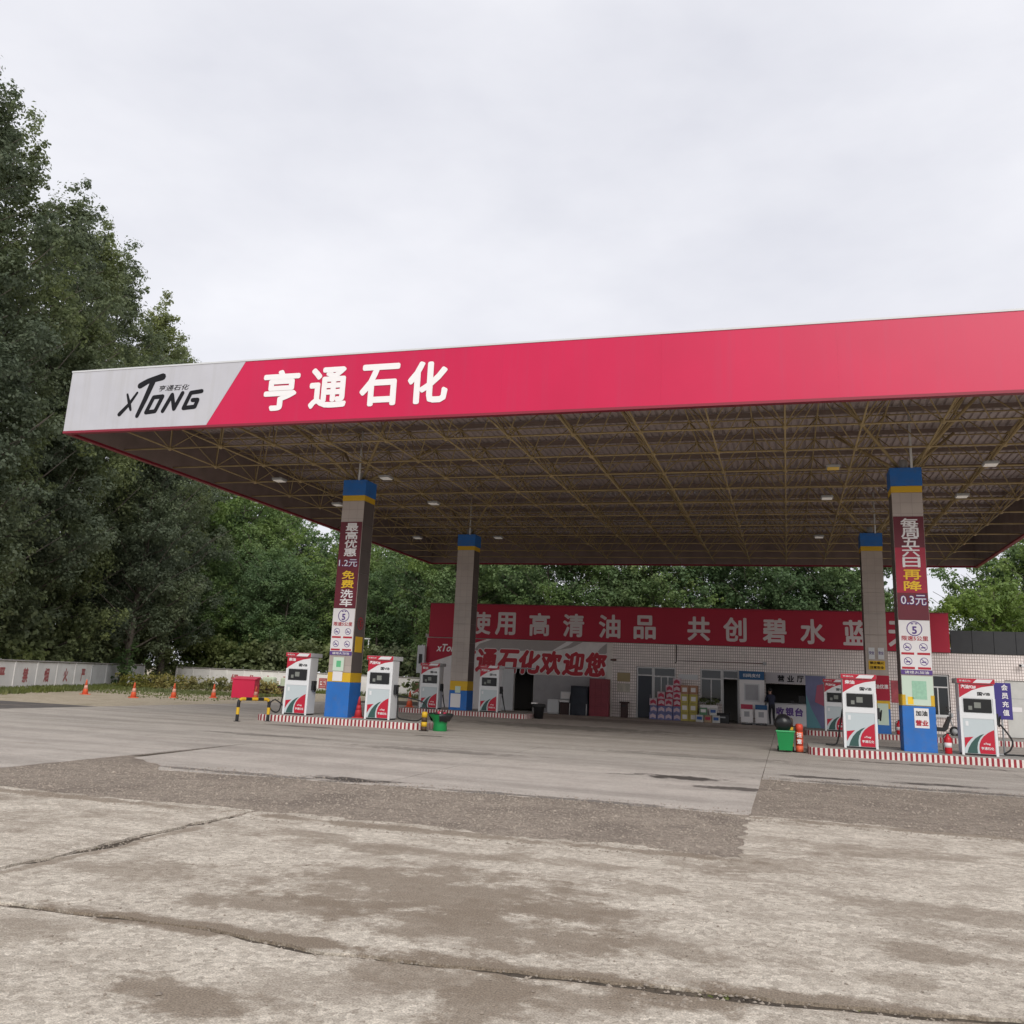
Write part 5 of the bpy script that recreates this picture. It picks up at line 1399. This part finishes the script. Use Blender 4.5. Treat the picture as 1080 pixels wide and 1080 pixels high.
def grass(name, label, areas, seed, M=GRASSM):
    q = np.random.default_rng(seed); V = []
    for (x0, x1, y0, y1, n, h) in areas:
        x = q.uniform(x0, x1, n); y = q.uniform(y0, y1, n); hh = h * q.uniform(.5, 1.3, n); a = q.uniform(0, 6.28, n); w = .035 * q.uniform(.6, 1.4, n)
        dx, dy = np.cos(a) * w, np.sin(a) * w; lx, ly = q.normal(0, .35, n) * hh, q.normal(0, .35, n) * hh
        z = np.full(n, zg)
        V.append(np.stack([np.stack([x - dx, y - dy, z], 1), np.stack([x + dx, y + dy, z], 1), np.stack([x + dx * .3 + lx, y + dy * .3 + ly, z + hh], 1), np.stack([x - dx * .3 + lx, y - dy * .3 + ly, z + hh], 1)], 1).reshape(-1, 3))
    return tag(put(name, leaf_mesh(name, np.concatenate(V), M)), label, 'grass', kind='stuff')
def along(p, q_, n, w):
    out = []
    for k in range(n):
        t0 = k / n; x = p[0] + (q_[0] - p[0]) * (t0 + .5 / n); y = p[1] + (q_[1] - p[1]) * (t0 + .5 / n)
        out.append((x - w, x + w * 1.6, y - abs(q_[1] - p[1]) / n * .6 - .3, y + abs(q_[1] - p[1]) / n * .6 + .3, 420, .2))
    return out
grass('grass_verge', 'rough grass along the foot of the boundary walls', along((-34.2, 31), (-45.8, 60), 14, .9) + [(-46, -22, 61.6, 62.8, 2600, .3), (-42, -29, 46.5, 50.5, 2600, .16), (-40, -31, 41, 46.5, 900, .07), (-31, -26.5, 38, 46, 300, .06)], 11)
grass('weed_tufts', 'tiny weeds rooted in the slab joints', [(-.5, -.35, 5.4, 5.55, 60, .03), (-.1, .8, 5.58, 5.68, 40, .025), (-5.9, -5.82, 6, 9, 40, .025)], 12)
bxthing('marker_post', 'thin white marker post at the foot of the left wall', 'post', (-42.6, 53.0, zg), [('shaft', MB().bbox(-.06, .06, -.06, .06, 0, 1.0, .01), ALU), ('cap', MB().bbox(-.07, .07, -.07, .07, 1.002, 1.04, .01), GREY)])
t = thing('lamp_post', 'slim pale lamp post rising behind the front left petrol pump', 'lamp post', (-31.5, 66.5, zg))
MB().tube([(0, 0, 0), (0, 0, 4.2)], [.07, .045], 8).build('pole', LGREY, t)
MB().bbox(-.35, .1, -.08, .08, 4.2, 4.3, .02).build('lamp_head', ALU, t)

# ================================================================== TREES
tall = [tree_meshes(21, 33, 5.2, 2.0, 92, 80, .104, LEAF_TALL), tree_meshes(22, 33, 5.4, 1.8, 92, 80, .104, LEAF_TALL), tree_meshes(23, 32.5, 5.0, 2.2, 90, 80, .104, LEAF_TALL)]
midt = [tree_meshes(31, 14, 4.2, 1.2, 56, 78, .105, LEAF_BACK, False, .2), tree_meshes(32, 13, 4.6, 1.0, 56, 78, .105, LEAF_BACK, False, .2), tree_meshes(33, 12, 4.0, .8, 52, 78, .105, LEAF_BACK, False, .18)]
lite = tree_meshes(41, 8, 3.2, .6, 46, 80, .10, LEAF_LITE, False, .14)
row = [(-38.5, 25.5, 1.0), (-39.5, 31.5, 1.0), (-41.5, 36.8, 1.02), (-43.5, 42.5, .99), (-46.3, 48.0, 1.0), (-48.5, 54.0, 1.05), (-50.5, 60.5, 1.0), (-54, 68, .98), (-58, 77, 1.0)]
for k, (x, y, s) in enumerate(row):
    tree('poplar_tree', f'tall dark poplar behind the left wall, {ORD[k]} in its row from the camera', 'tall poplars along the left wall', tall[k % 3], (x, y, zg), k * 1.7, s)
# trunks with ivy standing inside the yard
ivyt = tree_meshes(24, 22, 4.2, 2.5, 64, 80, .104, LEAF_TALL)
tt = tree('ivy_tree', 'ivy clad poplar standing in front of the left wall panels', None, ivyt, (-43.4, 53.6, zg), .6, .9)
q = np.random.default_rng(3); c_ = np.stack([q.normal(0, .42, 60), q.normal(0, .42, 60), q.uniform(.1, 3.4, 60) ** 1.0], 1); c_[:, :2] *= (1.6 - c_[:, 2:3] * .3)
put('ivy', leaf_mesh('ivy', leaf_cloud(c_, [.3] * 60, 40, .09, 8), LEAF_BACK), tt)
tt = tree('ivy_tree', 'ivy clad poplar in the gap between the left and back walls', None, ivyt, (-46.6, 61.5, zg), 2.6, .95)
c_ = np.stack([q.normal(0, .6, 60), q.normal(0, .6, 60), q.uniform(.1, 3.0, 60)], 1)
put('ivy', leaf_mesh('ivy', leaf_cloud(c_, [.35] * 60, 40, .09, 9), LEAF_TALL), tt)
inner = [(-44, 33), (-46, 40), (-49.5, 45), (-52, 51), (-54, 57.5), (-53, 63.5), (-47.5, 67.5)]
for k, (x, y) in enumerate(inner):
    tree('understorey_tree', f'lower dark tree under the poplars behind the left wall, {ORD[k]} from the camera', 'lower trees under the poplars', (midt[k % 3][0], midt[k % 3][1]), (x, y, zg), k * 2.1, .85)
back = [(-44, 71, 1.0), (-50, 80, 1.15), (-40.5, 68.5, .82), (-54, 82, 1.5), (-57, 88, 1.6), (-51, 90, 1.45), (-46, 92, 1.12), (-43, 86, 1.12), (-36.5, 73, .95), (-39, 90, 1.25), (-32.5, 70, .85), (-33.5, 82, 1.2), (-28.5, 75, 1.0), (-25, 68, .85), (-27, 85, 1.2)]
for k, (x, y, s) in enumerate(sorted(back)):
    tree('broadleaf_tree', f'green broadleaf tree behind the back wall, {ORD[k]} from the left', 'broadleaf trees behind the back wall', midt[k % 3], (x, y, zg), k * 1.3, s)
bb = [(-22, 60.5, .85), (-18.6, 63, .95), (-15.2, 60, .9), (-11.8, 62.5, .95), (-8.4, 60.5, .88), (-5.0, 63, .95), (-1.6, 61, .9), (1.8, 63.5, .95), (4.4, 61.5, .9), (8.6, 65.5, .56), (14.8, 66, .98), (17.2, 63, .95), (21, 66, 1.0)]
for k, (x, y, s) in enumerate(bb):
    tree('broadleaf_tree', f'green broadleaf tree behind the service building, {ORD[k]} from the left', 'broadleaf trees behind the service building', midt[(k + 1) % 3], (x, y, zg), k * 2.2 + .5, s)
tree('bright_tree', 'light green bushy tree over the black parapet at the right edge', None, lite, (11.2, 57.8, zg), .4, 1.0)

# dark undergrowth behind the walls and a few slender trunks
q = np.random.default_rng(77)
def strip_pts(p, q_, n, w, z1):
    t_ = q.random(n); return np.stack([p[0] + (q_[0] - p[0]) * t_ + q.uniform(-w, 0, n), p[1] + (q_[1] - p[1]) * t_ + q.uniform(0, w, n), q.uniform(.2, z1, n)], 1)
cs = np.concatenate([strip_pts((-37, 30), (-48.6, 61), 420, 3.2, 4.2), strip_pts((-48, 64.6), (-19.5, 64.6), 420, 2.0, 3.6), strip_pts((-60, 40), (-60, 90), 300, 4, 7), strip_pts((-56, 93), (-14, 93), 420, 4, 8), strip_pts((-23, 58), (22, 58), 300, 2.0, 3.5), strip_pts((-23, 70), (26, 70), 420, 3.0, 6.0)])
tag(put('undergrowth', leaf_mesh('undergrowth', leaf_cloud(cs, [.75] * len(cs), 44, .17, 78), LEAF_TALL)), 'dark undergrowth filling the wood behind the walls', 'undergrowth', kind='stuff')
slim = tree_meshes(51, 15, 2.2, 4.6, 40, 66, .11, LEAF_BACK, True, .14)
for k, (x, y) in enumerate(((-27.2, 65.6), (-25.6, 66.4), (-24.1, 65.4), (-22.8, 66.6), (-21.4, 65.8), (-20.2, 66.2))):
    tree('slender_tree', f'slender tree with bare trunk left of the service building, {ORD[k]} from the left', 'slender trees left of the service building', slim, (x, y, zg), k * 1.1, 1.0 - .04 * (k % 3))
